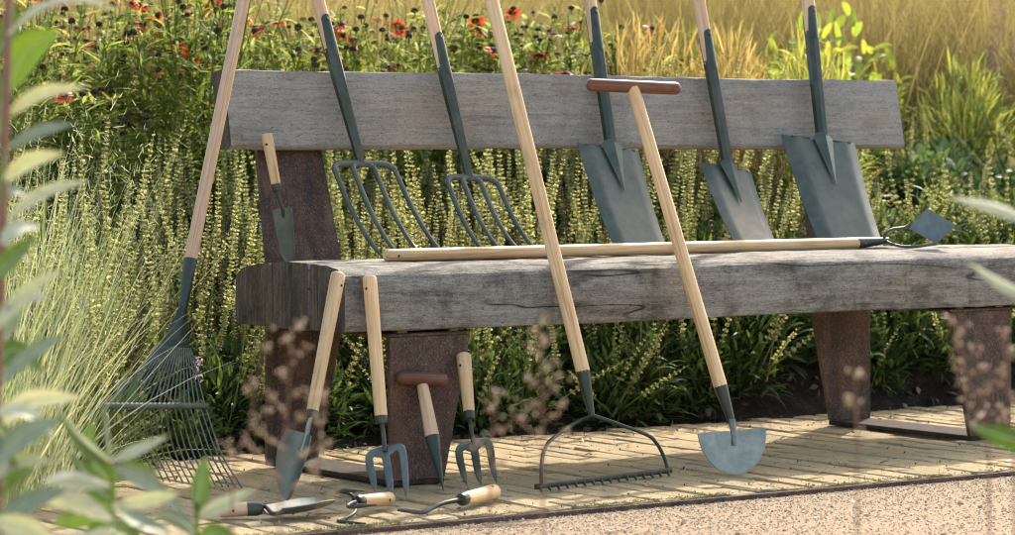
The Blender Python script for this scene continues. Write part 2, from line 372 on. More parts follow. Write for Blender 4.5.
def box(mb, x0, x1, y0, y1, z0, z1, bev=0.003, rnd=0.5):
    """box with chamfered edges"""
    c = A((x0 + x1) / 2, (y0 + y1) / 2, (z0 + z1) / 2); h = A(x1 - x0, y1 - y0, z1 - z0) / 2
    V = []; ids = {}
    for sx in (-1, 1):
        for sy in (-1, 1):
            for sz in (-1, 1):
                for ax in range(3):
                    p = A(sx, sy, sz) * (h - bev); p[ax] = (sx, sy, sz)[ax] * h[ax]
                    ids[(sx, sy, sz, ax)] = len(V); V.append(c + p)
    Fq, Ft = [], []
    for ax in range(3):
        o1, o2 = (ax + 1) % 3, (ax + 2) % 3
        for s in (-1, 1):
            q = []
            for a, b in ((-1, -1), (1, -1), (1, 1), (-1, 1)):
                sg = [0, 0, 0]; sg[ax] = s; sg[o1] = a; sg[o2] = b; q.append(ids[(*sg, ax)])
            Fq.append(q if s > 0 else q[::-1])
        for a in (-1, 1):
            for b in (-1, 1):
                sg1 = [0, 0, 0]; sg1[o1] = a; sg1[o2] = b
                lo, hi = sg1[:], sg1[:]; lo[ax] = -1; hi[ax] = 1
                q = [ids[(*lo, o1)], ids[(*hi, o1)], ids[(*hi, o2)], ids[(*lo, o2)]]
                Fq.append(q if a * b < 0 else q[::-1])
    for sx in (-1, 1):
        for sy in (-1, 1):
            for sz in (-1, 1):
                t = [ids[(sx, sy, sz, k)] for k in range(3)]
                Ft.append(t if sx * sy * sz > 0 else t[::-1])
    V = np.array(V); mb.add(V, Fq, rnd); mb.f.append(np.array(Ft) + mb.n - len(V)); return mb
def sheet(mb, P, thick, ref):
    """closed plate from a grid P[i, j] of points; thickness goes away from ref direction"""
    ni, nj = P.shape[:2]
    du = np.gradient(P, axis=0); dv = np.gradient(P, axis=1)
    N = np.cross(du, dv); N /= np.linalg.norm(N, axis=2)[..., None] + 1e-12
    sgn = np.sign((N * np.asarray(ref)).sum(-1).mean()); N = N * sgn
    B = P - N * thick
    V = np.concatenate([P.reshape(-1, 3), B.reshape(-1, 3)]); o = ni * nj
    i, j = np.meshgrid(np.arange(ni - 1), np.arange(nj - 1), indexing='ij'); a = (i * nj + j).ravel()
    q = np.stack([a, a + nj, a + nj + 1, a + 1], -1)
    if sgn < 0: q = q[:, ::-1]
    q2 = q[:, ::-1] + o
    edge = []
    for k in range(nj - 1): edge += [[k + 1, k, k + o, k + 1 + o]]; b = (ni - 1) * nj + k; edge += [[b, b + 1, b + 1 + o, b + o]]
    for k in range(ni - 1): b = k * nj; edge += [[b, b + nj, b + nj + o, b + o]]; b = k * nj + nj - 1; edge += [[b + nj, b, b + o, b + nj + o]]
    e = np.array(edge)
    if sgn < 0: e = e[:, ::-1]
    return mb.add(V, np.concatenate([q, q2, e]))
def plate(mb, poly, y_of, thick):
    """flat polygon in the X-Z plane bent by y_of(x, z), extruded along +Y; poly counter-clockwise seen from -Y"""
    n = len(poly)
    a = np.array([[x, y_of(x, z), z] for x, z in poly]); b = a + A(0, thick, 0)
    mb.add(np.vstack([a, b]), [[i, (i + 1) % n, n + (i + 1) % n, n + i][::-1] for i in range(n)])
    if n == 4: mb.f.append(np.array([[0, 1, 2, 3], [7, 6, 5, 4]]) + mb.n - 2 * n)
    return mb
def dome(mb, c, axis, r, h, seg=10, rnd=0.5):
    axis = nrm(axis); t = np.linspace(0, 1, 4)
    P = c + axis * (h * np.sin(t * math.pi / 2))[:, None]
    return sweep(mb, P, r * np.cos(t * math.pi / 2) + 1e-4, side=(0.3, 0.5, 0.81), seg=seg, rnd=rnd)

def leaves(mb, base, d, nrmv, length, width, droop=0.2, segs=4, fold=0.25, rnd=None, shape='lance', tip=0.0):
    """many leaves at once: arcs with a raised fold, three verts across"""
    base = np.asarray(base, float); n = len(base)
    d = np.asarray(d, float); d = d / (np.linalg.norm(d, axis=1)[:, None] + 1e-9)
    nv = np.asarray(nrmv, float); nv = nv - (nv * d).sum(1)[:, None] * d; nv /= np.linalg.norm(nv, axis=1)[:, None] + 1e-9
    s = np.cross(d, nv)
    length = np.broadcast_to(np.asarray(length, float), (n,)); width = np.broadcast_to(np.asarray(width, float), (n,)); droop = np.broadcast_to(np.asarray(droop, float), (n,))
    t = np.linspace(0, 1, segs + 1)
    if shape == 'lance': w = np.sin(np.pi * np.clip(t, 0.03, 1) ** 0.75) ** 0.8
    elif shape == 'blade': w = (1 - t) ** 0.6 * (0.55 + 0.45 * np.minimum(1, t * 5))
    else: w = np.sin(np.pi * np.clip(t, 0.06, 0.97) ** 0.9) ** 0.55
    w = np.maximum(w, 0.04)
    ang = droop[:, None] * t[None]                       # bend accumulated along the leaf
    dt = length[:, None] / segs
    fx = np.concatenate([np.zeros((n, 1)), np.cumsum(np.cos((ang[:, 1:] + ang[:, :-1]) / 2) * dt, 1)], 1)
    fz = np.concatenate([np.zeros((n, 1)), np.cumsum(np.sin((ang[:, 1:] + ang[:, :-1]) / 2) * dt, 1)], 1)
    C = base[:, None] + fx[..., None] * d[:, None] - fz[..., None] * nv[:, None]
    NN = np.cos(ang)[..., None] * nv[:, None] + np.sin(ang)[..., None] * d[:, None]
    hw = (width[:, None] / 2 * w[None])[..., None]
    Lf = C + s[:, None] * hw + NN * hw * fold; Rt = C - s[:, None] * hw + NN * hw * fold
    if rnd is None: rnd = RNG.random(n)
    if shape == 'blade':
        V = np.stack([Lf, Rt], 2); k = 2
    else:
        V = np.stack([Lf, C, Rt], 2); k = 3
    nv_ = (segs + 1) * k
    i = np.arange(segs)[:, None] * k; j = np.arange(k - 1)[None]
    q = np.stack([i + j, i + j + 1, i + j + 1 + k, i + j + k], -1).reshape(-1, 4)
    Q = (q[None] + (np.arange(n) * nv_)[:, None, None]).reshape(-1, 4)
    mb.add(V.reshape(-1, 3), Q, np.repeat(rnd, nv_))
    return mb
def blobs(mb, c, r, rnd=None, squash=None):
    """small octahedral grains"""
    c = np.asarray(c, float); n = len(c); r = np.broadcast_to(np.asarray(r, float), (n,))
    o = A(1, 0, 0, -1, 0, 0, 0, 1, 0, 0, -1, 0, 0, 0, 1, 0, 0, -1).reshape(6, 3)
    sc = RNG.uniform(0.6, 1.3, (n, 1, 3)) if squash is None else np.asarray(squash).reshape(-1, 1, 3)
    q, _ = np.linalg.qr(RNG.normal(size=(n, 3, 3)))
    V = c[:, None] + np.einsum('nij,nkj->nki', q, (o[None] * sc)) * r[:, None, None]
    f = np.array([[0, 2, 4], [2, 1, 4], [1, 3, 4], [3, 0, 4], [2, 0, 5], [1, 2, 5], [3, 1, 5], [0, 3, 5]])
    F = (f[None] + (np.arange(n) * 6)[:, None, None]).reshape(-1, 3)
    if rnd is None: rnd = RNG.random(n)
    mb.add(V.reshape(-1, 3), F, np.repeat(rnd, 6)); return mb
def unit_dirs(n, zlo=-0.2, zhi=1.0):
    z = RNG.uniform(zlo, zhi, n); a = RNG.uniform(0, 2 * math.pi, n); r = np.sqrt(np.maximum(0, 1 - z * z))
    return np.stack([r * np.cos(a), r * np.sin(a), z], -1)

# ------------------------------------------------------------------ the setting
BANK0, PAVE_Y0, PAVE_Y1, PAVE_X0 = 5.96, 4.655, 5.90, 2.60
def ground_z(x, y):
    y = np.asarray(y, float)
    t = np.clip(y - BANK0, 0, None)
    zl = np.where(t < 1.9, 0.30 * t, 0.57 + 0.105 * (t - 1.9))
    zr = 0.50 * (1 - np.exp(-t / 0.36)) + 0.085 * t
    k = np.clip((np.asarray(x, float) - 4.5) / 1.0, 0, 1); k = k * k * (3 - 2 * k)
    z = zl * (1 - k) + zr * k
    return z - 0.02 + 0.015 * np.sin(3.1 * np.asarray(x) + 2 * y) * np.clip(t, 0, 1)
xs = np.concatenate([np.linspace(-160, -6, 14), np.linspace(-5.5, 20, 110), np.linspace(22, 200, 14)])
ys = np.concatenate([np.linspace(-60, 3.5, 10), np.linspace(3.8, 12, 80), np.linspace(12.6, 30, 24), np.linspace(34, 260, 14)])
gx, gy = np.meshgrid(xs, ys, indexing='ij')
gz = ground_z(gx, gy)
m = MB(); ni, nj = gx.shape
i, j = np.meshgrid(np.arange(ni - 1), np.arange(nj - 1), indexing='ij'); a = (i * nj + j).ravel()
fine = ((gy > 5.9) & (gy < 12) & (gx > -5) & (gx < 20))
gz = gz + np.where(fine, RNG.normal(0, 0.008, gx.shape), 0)
gz = np.where(gy < PAVE_Y1, -0.06, gz)
m.add(np.stack([gx, gy, gz], -1).reshape(-1, 3), np.stack([a, a + nj, a + nj + 1, a + 1], -1))
tag(link('soil', m.mesh('soil', 'soil')), 'dark bark covered soil bank rising behind the bench', kind='structure')

# bark chips on the bed
m = MB(); n = 9000
cx = RNG.uniform(2.0, 8.2, n); cy = 5.93 + RNG.random(n) ** 1.2 * 2.6
c = np.stack([cx, cy, ground_z(cx, cy) + RNG.uniform(0, 0.012, n)], -1)
blobs(m, c, RNG.uniform(0.006, 0.018, n), squash=np.stack([RNG.uniform(0.8, 1.8, n), RNG.uniform(0.4, 0.8, n), RNG.uniform(0.25, 0.5, n)], -1))
tag(link('bark_mulch', m.mesh('bark_mulch', 'chip', False)), 'loose dark bark chips over the planting bed', 'mulch', kind='stuff')

# paving: single clay pavers on edge, long side across the bench
paving = tag(empty('paving', (PAVE_X0, PAVE_Y0, 0)), 'strip of narrow buff clay pavers under the bench', kind='structure')
m = MB(); m.add(A(-2.0, PAVE_Y0 + .012, -0.021, 12, PAVE_Y0 + .012, -0.021, 12, PAVE_Y1 - .01, -0.021, -2.0, PAVE_Y1 - .01, -0.021).reshape(4, 3), [[0, 1, 2, 3]])
part('joint_sand', m, 'joint', paving)
bw, bl, gap = 0.0600, 0.1990, 0.0073
brick_meshes = []
for q in range(8):
    m = MB(); box(m, -bw / 2, bw / 2, -bl / 2, bl / 2, -0.045, 0, 0.0035)
    me = m.mesh('brick', 'brick', False)
    for v in me.vertices:
        v.co.x += random.uniform(-.0016, .0016); v.co.y += random.uniform(-.003, .003)
        if v.co.z > -.01: v.co.z += random.uniform(-.0026, .0012)
    brick_meshes.append(me)
rest = MB(); nb = 0
for ci in range(150):
    x = -0.6 + ci * (bw + gap) + bw / 2
    y = PAVE_Y0 + 0.012 - (0.5 * (ci % 2) + random.uniform(-.05, .05)) * bl
    while y < PAVE_Y1 - 0.02:
        y0, y1 = max(y, PAVE_Y0 + 0.012), min(y + bl, PAVE_Y1 - 0.006 + random.uniform(-.012, .01))
        if y1 - y0 > 0.03:
            cxy = ((y0 + y1) / 2 - CAM[1]) * CS + x * SN; u = U0 + F_PX * (x * CS - (y0 + y1) / 2 * SN) / cxy; vv = V_H + F_PX * ZC / cxy
            if 118 < u < 1035 and vv < 541 and nb < 298:
                b = link('brick', random.choice(brick_meshes), paving, (x - PAVE_X0 + random.uniform(-.001, .001), (y0 + y1) / 2 - PAVE_Y0, random.uniform(-.0040, .0006)))
                b.scale = (1, (y1 - y0) / bl * 0.985, 1); b.rotation_euler = (random.uniform(-.006, .006), random.uniform(-.012, .012), random.uniform(-.010, .010)); nb += 1
            else: box(rest, x - bw / 2, x + bw / 2, y0, y1 - 0.003, -0.045, random.uniform(-.002, .001), 0.003)
        y += bl + gap
tag(part('outlying_bricks', rest, 'brick', paving, False), kind='stuff')

m = MB(); box(m, -2.0, 12, PAVE_Y0 - 0.002, PAVE_Y0 + 0.004, -0.08, -0.006, 0.001)
tag(link('edging_strip', m.mesh('edging_strip', 'rust', False)), 'thin rusty steel edging between pavers and gravel', kind='structure')
# gravel path with loose stones
m = MB(); gxs = np.linspace(-12, 18, 90); gys = np.concatenate([np.linspace(-30, 3.4, 8), np.linspace(3.5, PAVE_Y0 - 0.003, 24)])
gx, gy = np.meshgrid(gxs, gys, indexing='ij'); ni, nj = gx.shape
gz = -0.016 + RNG.normal(0, 0.0018, gx.shape)
i, j = np.meshgrid(np.arange(ni - 1), np.arange(nj - 1), indexing='ij'); a = (i * nj + j).ravel()
gz[:] = -0.016
m.add(np.stack([gx, gy, gz], -1).reshape(-1, 3), np.stack([a, a + nj, a + nj + 1, a + 1], -1))
tag(link('gravel_path', m.mesh('gravel_path', 'gravel')), 'pale pinkish gravel path in front of the pavers', kind='structure')
m = MB(); n = 34000
cx = RNG.uniform(2.2, 5.6, n); cy = PAVE_Y0 - 0.004 - RNG.random(n) ** 1.3 * 0.95
blobs(m, np.stack([cx, cy, RNG.uniform(-.0168, -.0150, n)], -1), RNG.uniform(0.0010, 0.0030, n) * (1 + 1.6 * (RNG.random(n) > 0.99)))
tag(link('gravel_stones', m.mesh('gravel_stones', 'pebble', False)), 'small loose stones on the gravel path', 'gravel', kind='stuff')
# crumbs of soil and moss on the pavers
m = MB(); n = 620
cx = RNG.uniform(2.7, 6.2, n); cy = np.where(RNG.random(n) < 0.55, PAVE_Y1 - RNG.random(n) ** 2 * 0.5, RNG.uniform(PAVE_Y0, PAVE_Y1, n))
blobs(m, np.stack([cx, cy, np.full(n, 0.0008)], -1), RNG.uniform(0.0010, 0.0036, n), squash=np.stack([RNG.uniform(.8, 2.0, n), RNG.uniform(.5, .9, n), RNG.uniform(.2, .5, n)], -1))
tag(link('soil_crumbs', m.mesh('soil_crumbs', 'crumb', False)), 'dark crumbs of soil scattered over the pavers', 'soil', kind='stuff')
m = MB(); n = 260
cx = RNG.uniform(2.5, 6.0, n); cy = PAVE_Y0 + .01 + RNG.random(n) ** 2.2 * .5
blobs(m, np.stack([cx, cy, np.full(n, .001)], -1), RNG.uniform(.0012, .0034, n))
tag(link('stray_stones', m.mesh('stray_stones', 'pebble', False)), 'stray gravel stones kicked onto the pavers', 'gravel', kind='stuff')
m = MB(); n = 110
cx = RNG.uniform(2.8, 6.0, n); cy = np.where(RNG.random(n) < .6, PAVE_Y1 - RNG.random(n) ** 2 * .4, RNG.uniform(PAVE_Y0 - .3, PAVE_Y1, n))
leaves(m, np.stack([cx, cy, np.where(cy < PAVE_Y0, -.012, .003)], -1), unit_dirs(n, -.05, .15), np.tile(A(0, 0, 1.0), (n, 1)) + RNG.normal(0, .25, (n, 3)), RNG.uniform(.008, .028, n), RNG.uniform(.003, .011, n), .5, 3, .3)
tag(link('leaf_litter', m.mesh('leaf_litter', 'dead_spike')), 'dry brown leaf litter scattered on the pavers', 'litter', kind='stuff')
m = MB(); n = 5200
cx = RNG.uniform(2.4, 6.0, n); keep = np.sin(cx * 9) + np.sin(cx * 23 + 1) * 0.8 + RNG.normal(0, 0.6, n) > 0.1; cx = cx[keep]; n = len(cx)
cy = PAVE_Y0 + np.abs(RNG.normal(0, 0.011, n)) + 0.002
leaves(m, np.stack([cx, cy, np.full(n, -0.002)], -1), unit_dirs(n, 0.1, 0.9), unit_dirs(n), RNG.uniform(0.003, 0.008, n), 0.0022, 0.4, 2, shape='blade')
tag(link('moss', m.mesh('moss', 'moss')), 'yellow green moss along the paver edge', 'moss', kind='stuff')

# ------------------------------------------------------------------ bench
BX0, BX1 = 3.264, 5.326
bench = tag(empty('garden_bench', (4.295, 5.40, 0)), 'weathered grey timber bench on rusty steel legs', 'bench')
def timber(name, prof, x0, x1, mat='timber', wob=0.0012, nx=46):
    """beam along X: prof is a closed (y, z) outline; end caps in dark end grain"""
    prof = np.array(prof); n = len(prof); xs_ = np.linspace(x0, x1, nx)
    V = np.array([[x, y, z] for x in xs_ for y, z in prof]); V[:, 1:] += RNG.normal(0, wob, (len(V), 2)) * 0.6
    V[:, 2] += 0.0015 * np.sin(V[:, 0] * 5 + prof[0, 0] * 40)
    m = MB(); i = np.arange(nx - 1)[:, None] * n; j = np.arange(n)[None]; j2 = (j + 1) % n
    m.add(V, np.stack([i + j, i + n + j, i + n + j2, i + j2], -1).reshape(-1, 4))
    o = part(name, m, mat, bench, True, 32)
    for k, dx in ((0, -1), (nx - 1, 1)):
        e = MB()
        ring = V[k * n:(k + 1) * n] + A(dx * 0.0006, 0, 0); c = ring.mean(0)
        f = [[a_, (a_ + 1) % n, n] for a_ in range(n)]
        e.add(np.vstack([ring, c]), f if dx < 0 else [t[::-1] for t in f])
        part('end_grain', e, 'timber_end', o, False)
    return o
def rounded(prof, r=0.008, k=3):
    out = []; n = len(prof)
    for q in range(n):
        p, a_, b_ = A(*prof[q]), A(*prof[q - 1]), A(*prof[(q + 1) % n])
        p0 = p + nrm(a_ - p) * r; p1 = p + nrm(b_ - p) * r
        for t in np.linspace(0, 1, k): out.append((1 - t) ** 2 * p0 + 2 * t * (1 - t) * p + t * t * p1)
    return out
# outline order gives outward faces
ZB = 0.320
def seat_prof(y0, y1, top, rr): return rounded([(y0, ZB), (y1, ZB)] + top, rr)
timber('seat_timber', rounded([(5.127, ZB), (5.260, ZB), (5.260, 0.4565), (5.20, 0.4545), (5.155, 0.4475), (5.127, 0.436)], 0.010), BX0, BX1)
timber('seat_timber', rounded([(5.2655, ZB - .001), (5.412, ZB - .001), (5.412, 0.4535), (5.34, 0.4585), (5.2655, 0.4575)], 0.007), BX0 - .002, BX1)
timber('seat_timber', rounded([(5.4175, ZB), (5.562, ZB), (5.562, 0.425), (5.53, 0.441), (5.47, 0.4495), (5.4175, 0.4525)], 0.010), BX0 + .001, BX1)
timber('backrest_board', rounded([(5.6455, 0.7035), (5.657, 0.6925), (5.703, 0.6925), (5.728, 0.862), (5.675, 0.868)], 0.004), 3.302, 5.288, 'timber_back')
RY = lambda z: 5.637 + max(0.0, z - 0.42) * 0.245
for s in (-1, 1):
    fx = lambda x: x if s < 0 else 2 * 4.278 - x
    def quad(p): 
        q = [(fx(x), z) for x, z in p]; return q if s < 0 else q[::-1]
    m = MB(); plate(m, quad([(3.391, 0.012), (3.522, 0.012), (3.587, 0.306), (3.386, 0.306)]), lambda x, z: 5.147, 0.012); part('front_leg', m, 'rust', bench, False)
    m = MB(); plate(m, quad([(3.391, 0.012), (3.522, 0.012), (3.592, 0.33), (3.391, 0.33)]), lambda x, z: 5.640, 0.012); lower = part('rear_leg', m, 'rust', bench, False)
    m = MB(); plate(m, quad([(3.391, 0.33), (3.592, 0.33), (3.588, 0.42), (3.393, 0.42)]), lambda x, z: 5.640, 0.012)
    plate(m, quad([(3.393, 0.42), (3.588, 0.42), (3.556, 0.83), (3.405, 0.83)]), lambda x, z: 5.640 + (z - 0.42) * 0.225, 0.012); part('back_post', m, 'rust', bench, False)
    a0, a1 = sorted((fx(3.391), fx(3.522)))
    m = MB(); box(m, a0, a1, 5.147, 5.652, 0.0005, 0.0118, 0.002); part('foot_plate', m, 'plate', bench, False)
    a0, a1 = sorted((fx(3.386), fx(3.587)))
    m = MB(); box(m, a0, a1, 5.1475, 5.640, 0.3062, 0.314, 0.002); part('top_plate', m, 'rust', bench, False)
    for dx in (0.035, 0.165):
        m = MB(); xx = fx(3.386 + dx); box(m, xx - .012, xx + .012, 5.152, 5.175, 0.314, 0.3202, 0.001); part('spacer', m, 'moss', bench, False)

# ------------------------------------------------------------------ tools
def lin(a_, b_, n): return np.asarray(a_) + (np.asarray(b_) - np.asarray(a_)) * np.linspace(0, 1, n)[:, None]
def tool(name, loc, label, cat='garden tool'): return tag(empty(name, tuple(loc)), label, cat)
def wood(root, a_, b_, r0, r1, mat='ash', hole=True, name='handle', bulge=0.0, n=14, hole_dir=None):
    """turned handle from a (tool end) to b (free end), rounded end, dark disc painted as the shade of a hanging hole"""
    a_, b_ = np.asarray(a_, float), np.asarray(b_, float); t = np.linspace(0, 1, n); ax = nrm(b_ - a_)
    P = a_ + (b_ - a_) * t[:, None]; R = r0 + (r1 - r0) * t + bulge * np.sin(np.pi * t)
    e = np.linspace(0, 1, 5)[1:]; rr = min(r1, r0) * 0.55
    P = np.vstack([P[:-1], b_ - ax * (rr * (1 - np.sin(e * math.pi / 2)))[:, None]]); R = np.concatenate([R[:-1], r1 - rr * (1 - np.cos(e * math.pi / 2))])
    R[-1] = max(R[-1], r1 * 0.3)
    ref = A(0.3, 0.2, 0.93) if abs(ax[2]) < 0.7 else A(1, 0.1, 0)
    h = part(name, sweep(MB(), P, R, side=ref, seg=18), mat, root)
    if hole:
        d = nrm(-FW * 0.9 + R_ * 0.45) if hole_dir is None else nrm(hole_dir); d = nrm(d - d.dot(ax) * ax)
        c = b_ - ax * (r1 * 1.9)
        m = MB(); sweep(m, np.array([c + d * (r1 * 0.90), c + d * (r1 * 1.012)]), 0.0026, side=ax, seg=10); part('hole_shade_disc', m, 'hole', h)  # nothing is bored: a dark disc on the surface paints the hole's inner shade
    return h
def tube_part(name, root, pts, rx, mat, ry=None, side=(1, 0, 0), seg=12, sq=1.0, normal=None):
    return part(name, sweep(MB(), pts, rx, ry, side, seg, sq=sq, normal=normal), mat, root)

def strapped_shaft(root, K, D, r, z_wood, z_strap, length, neck_r, mat='green'):
    """metal socket from the neck K up along D, two straps up the ash shaft, and a wishbone grip"""
    D = nrm(D); side = nrm(A(1, 0, 0) - D[0] * D); front = nrm(np.cross(side, D));
    if front[1] > 0: front = -front
    sh = part('shaft', sweep(MB(), lin(K + D * (z_wood - .010), K + D * length, 16), r, side=side, seg=18), 'ash_pink', root)
    t = np.linspace(0, 1, 9); R = neck_r + (r * 1.07 - neck_r) * np.minimum(1, t * 1.25) ** 0.8
    so = part('socket', sweep(MB(), K + D * (t * z_wood)[:, None], R, side=side, seg=8, sq=0.9), mat, root, True, 25)
    for sg in (1, -1):
        zt = z_strap if sg > 0 else z_strap - 0.012
        zz = np.concatenate([np.linspace(z_wood - 0.02, zt - 0.014, 6), zt - 0.014 + 0.014 * np.sin(np.linspace(0, 1, 6)[1:] * math.pi / 2)])
        hw = np.concatenate([np.linspace(1.22, 0.86, 6), 0.86 * np.cos(np.linspace(0, 1, 6)[1:] * math.pi / 2) + 0.05])
        G = np.array([[K + D * z + (r * 1.10) * (front * sg * math.cos(q * w) + side * math.sin(q * w)) for q in np.linspace(-1, 1, 9)] for z, w in zip(zz, hw)])
        st = part('strap', sheet(MB(), G, 0.0022, front * sg), mat, root, True, 40)
        m = MB(); dome(m, K + D * (zt - 0.013) + front * sg * r * 1.10, front * sg, 0.0042, 0.0022); part('rivet', m, 'green_dark', st)
    m = MB(); dome(m, K + D * (z_wood - 0.006) - side * r * 1.06, -side, 0.003, 0.0014); part('rivet', m, 'steel', so)
    T = K + D * length
    gr = part('grip', sweep(MB(), lin(T - side * .055 + D * .09, T + side * .055 + D * .09, 10), 0.0155, side=D, seg=14), 'ash_pink', root)
    for sg in (-1, 1): part('grip_arm', sweep(MB(), catmull([T - D * .02, T + side * sg * .03 + D * .03, T + side * sg * .047 + D * .085], 6), 0.011, side=front, seg=10), 'ash_pink', root)

def spade(name, label, B, K, S, wt, wb, xrot, r, v_wood, v_strap, vee=0.42):
    root = tool(name, B, label, 'spade')
    D = nrm(S - K)
    xd = A(math.cos(rad(xrot)), math.sin(rad(xrot)), 0); ax = K - B; L = np.linalg.norm(ax); axn = ax / L
    xd = nrm(xd - xd.dot(axn) * axn); n = np.cross(xd, axn)
    if n[1] > 0: n = -n
    s = np.linspace(-1, 1, 25); t = np.linspace(0, 1, 17)
    dish = -0.0 - 0.036 * np.clip(np.abs(s) - 0.66, 0, None) ** 1.15 * (wt / 0.17)
    G = np.zeros((17, 25, 3))
    for q, tt in enumerate(t):
        w = wb + (wt - wb) * tt
        top = 0.003 * max(0, (tt - 0.93) / 0.07)
        lift = -0.016 * math.sin(math.pi * tt) * 0.5
        for p, ss in enumerate(s):
            up_ = top * (abs(ss) ** 6) - 0.006 * max(0, (tt - .9) / .1) * max(0, 1 - abs(abs(ss) - .35) * 4)
            up_ -= dish[p] * 0.62 * max(0, (tt - .75) / .25)
            corner = -0.008 * max(0, abs(ss) - 0.86) / 0.14 * max(0, (0.06 - tt) / 0.06)
            G[q, p] = B + axn * (L * tt + up_ - corner) + xd * (ss * w / 2) + n * (dish[p] + lift)
    bl_ = part('blade', sheet(MB(), G, 0.0024, n), 'green_blade', root, True, 38)
    # the frog: a raised V that carries the socket down the blade
    tt = np.linspace(0, 1, 11); P = K + D * 0.016 * (1 - tt)[:, None] - axn * (L * vee * tt)[:, None] + n * (0.004 * (1 - tt) - 0.0030)[:, None]
    part('socket_frog', sweep(MB(), P, np.interp(tt, [0, .10, 1], [r * 0.95, 0.029 * min(1, wt / .17), 0.001]), np.interp(tt, [0, .15, 1], [r * 0.95, 0.0115, 0.0012]), side=xd, seg=4, turn=-math.pi / 4), 'green_blade', bl_, True, 30)
    for sg in (-1, 1):   # folded treads on the shoulders
        P = lin(K + xd * sg * wt * 0.16, K + xd * sg * wt * 0.40 , 6) + axn * 0.001 + n * -0.003
        part('tread', sweep(MB(), P, 0.0035, 0.0022, side=n, seg=8), 'green_blade', bl_)
    vz = lambda v: ((V_H - v) / F_PX * np.dot(K - CAM, FW) + ZC - K[2]) / D[2]
    strapped_shaft(root, K - D * 0.004, D, r, vz(v_wood), vz(v_strap), 0.70, r * 0.92)
    return root

spade('broad_spade', 'broad dark green spade with wide square blade at the bench end beside the hoe head',
      PZ(858, 250.5, .447), PY(822, 139, 5.598), PY(808, 0, 5.702), 0.222, 0.192, -3, 0.0163, 29, 4)
spade('narrow_spade', 'narrow dark green border spade, lowest of the three blades, standing between two wider spades',
      PZ(762, 250, .456), PY(728, 167, 5.596), PY(699, 0, 5.690), 0.142, 0.122, 0, 0.0150, 59, 28)
spade('digging_spade', 'dark green digging spade behind the edging tool with the red wooden crossbar',
      PZ(646, 252, .457), PY(611, 147, 5.596), PY(590, 0, 5.700), 0.172, 0.150, 0, 0.0150, 40, 5)

def fork(name, label, K, S, sh, tips, r, v_wood, v_strap):
    """sh: left and right shoulder pixels; tips: four pixels on the seat"""
    root = tool(name, PZ(*tips[1], .456), label, 'garden fork')
    D = nrm(S - K); xd = nrm(PY(*sh[1], K[1]) - PY(*sh[0], K[1])); w = np.linalg.norm(PY(*sh[1], K[1]) - PY(*sh[0], K[1]))
    tp = [PZ(*q, .4565) for q in tips]
    mid = (tp[1] + tp[2]) / 2; ax = nrm(mid - K)
    n = np.cross(xd, -ax);
    if n[1] > 0: n = -n
    xs_ = np.array([-0.5, -0.18, 0.17, 0.5]) * w
    S0, S1 = PY(*sh[0], K[1]), PY(*sh[1], K[1])
    for q in range(4):
        sx = xs_[q]; sg = math.copysign(1, sx); rc = min(0.026 if q in (0, 3) else 0.019, abs(sx) * 0.9)
        arc = [K + xd * (sx - sg * rc + sg * rc * math.sin(a_)) + ax * (rc - rc * math.cos(a_) + 0.002) for a_ in np.linspace(0, math.pi / 2, 6)]
        p0 = K + xd * sx * 0.08 + ax * 0.002; p2 = arc[-1]
        e = tp[q]; L = np.linalg.norm(e - p2)
        p3 = p2 + (e - p2) * 0.36 - n * 0.013; p4 = p2 + (e - p2) * 0.70 - n * 0.013
        P = catmull([p0] + arc + [p3, p4, e], 5); t = np.linspace(0, 1, len(P))
        R = np.interp(t, [0, 0.3, 0.6, 0.95, 1], [0.0082, 0.0076, 0.0064, 0.0048, 0.0015])
        tube_part('tine', root, P, R, 'green_blade', R * 0.9, seg=8, sq=0.8, normal=n)
    t = np.linspace(0, 1, 9); s_ = np.linspace(-1, 1, 9)
    P = K + xd * (s_ * w * 0.22)[:, None] + ax * (0.003 - 0.004 * (1 - np.abs(s_)))[:, None]
    tube_part('shoulder', root, P, 0.0070 + 0.0060 * (1 - np.abs(s_)), 'green_blade', 0.0065, side=ax, seg=10)
    vz = lambda v: ((V_H - v) / F_PX * np.dot(K - CAM, FW) + ZC - K[2]) / D[2]
    strapped_shaft(root, K - D * 0.004, D, r, vz(v_wood), vz(v_strap), 0.72, 0.0088)
fork('digging_fork', 'dark green digging fork with wide curved tines on the bench near the rusty back post',
     PY(361, 163, 5.585), PY(318, 0, 5.690), [(334, 166), (394, 166)], [(383, 258), (401, 259), (424, 259), (447, 258)], 0.0150, 46, 13)
fork('border_fork', 'smaller dark green border fork with narrower head, right of the wide fork',
     PY(469, 177, 5.575), PY(428, 0, 5.690), [(451, 181), (501, 182)], [(488, 256), (506, 256), (524, 256), (541, 255)], 0.0145, 65, 31)

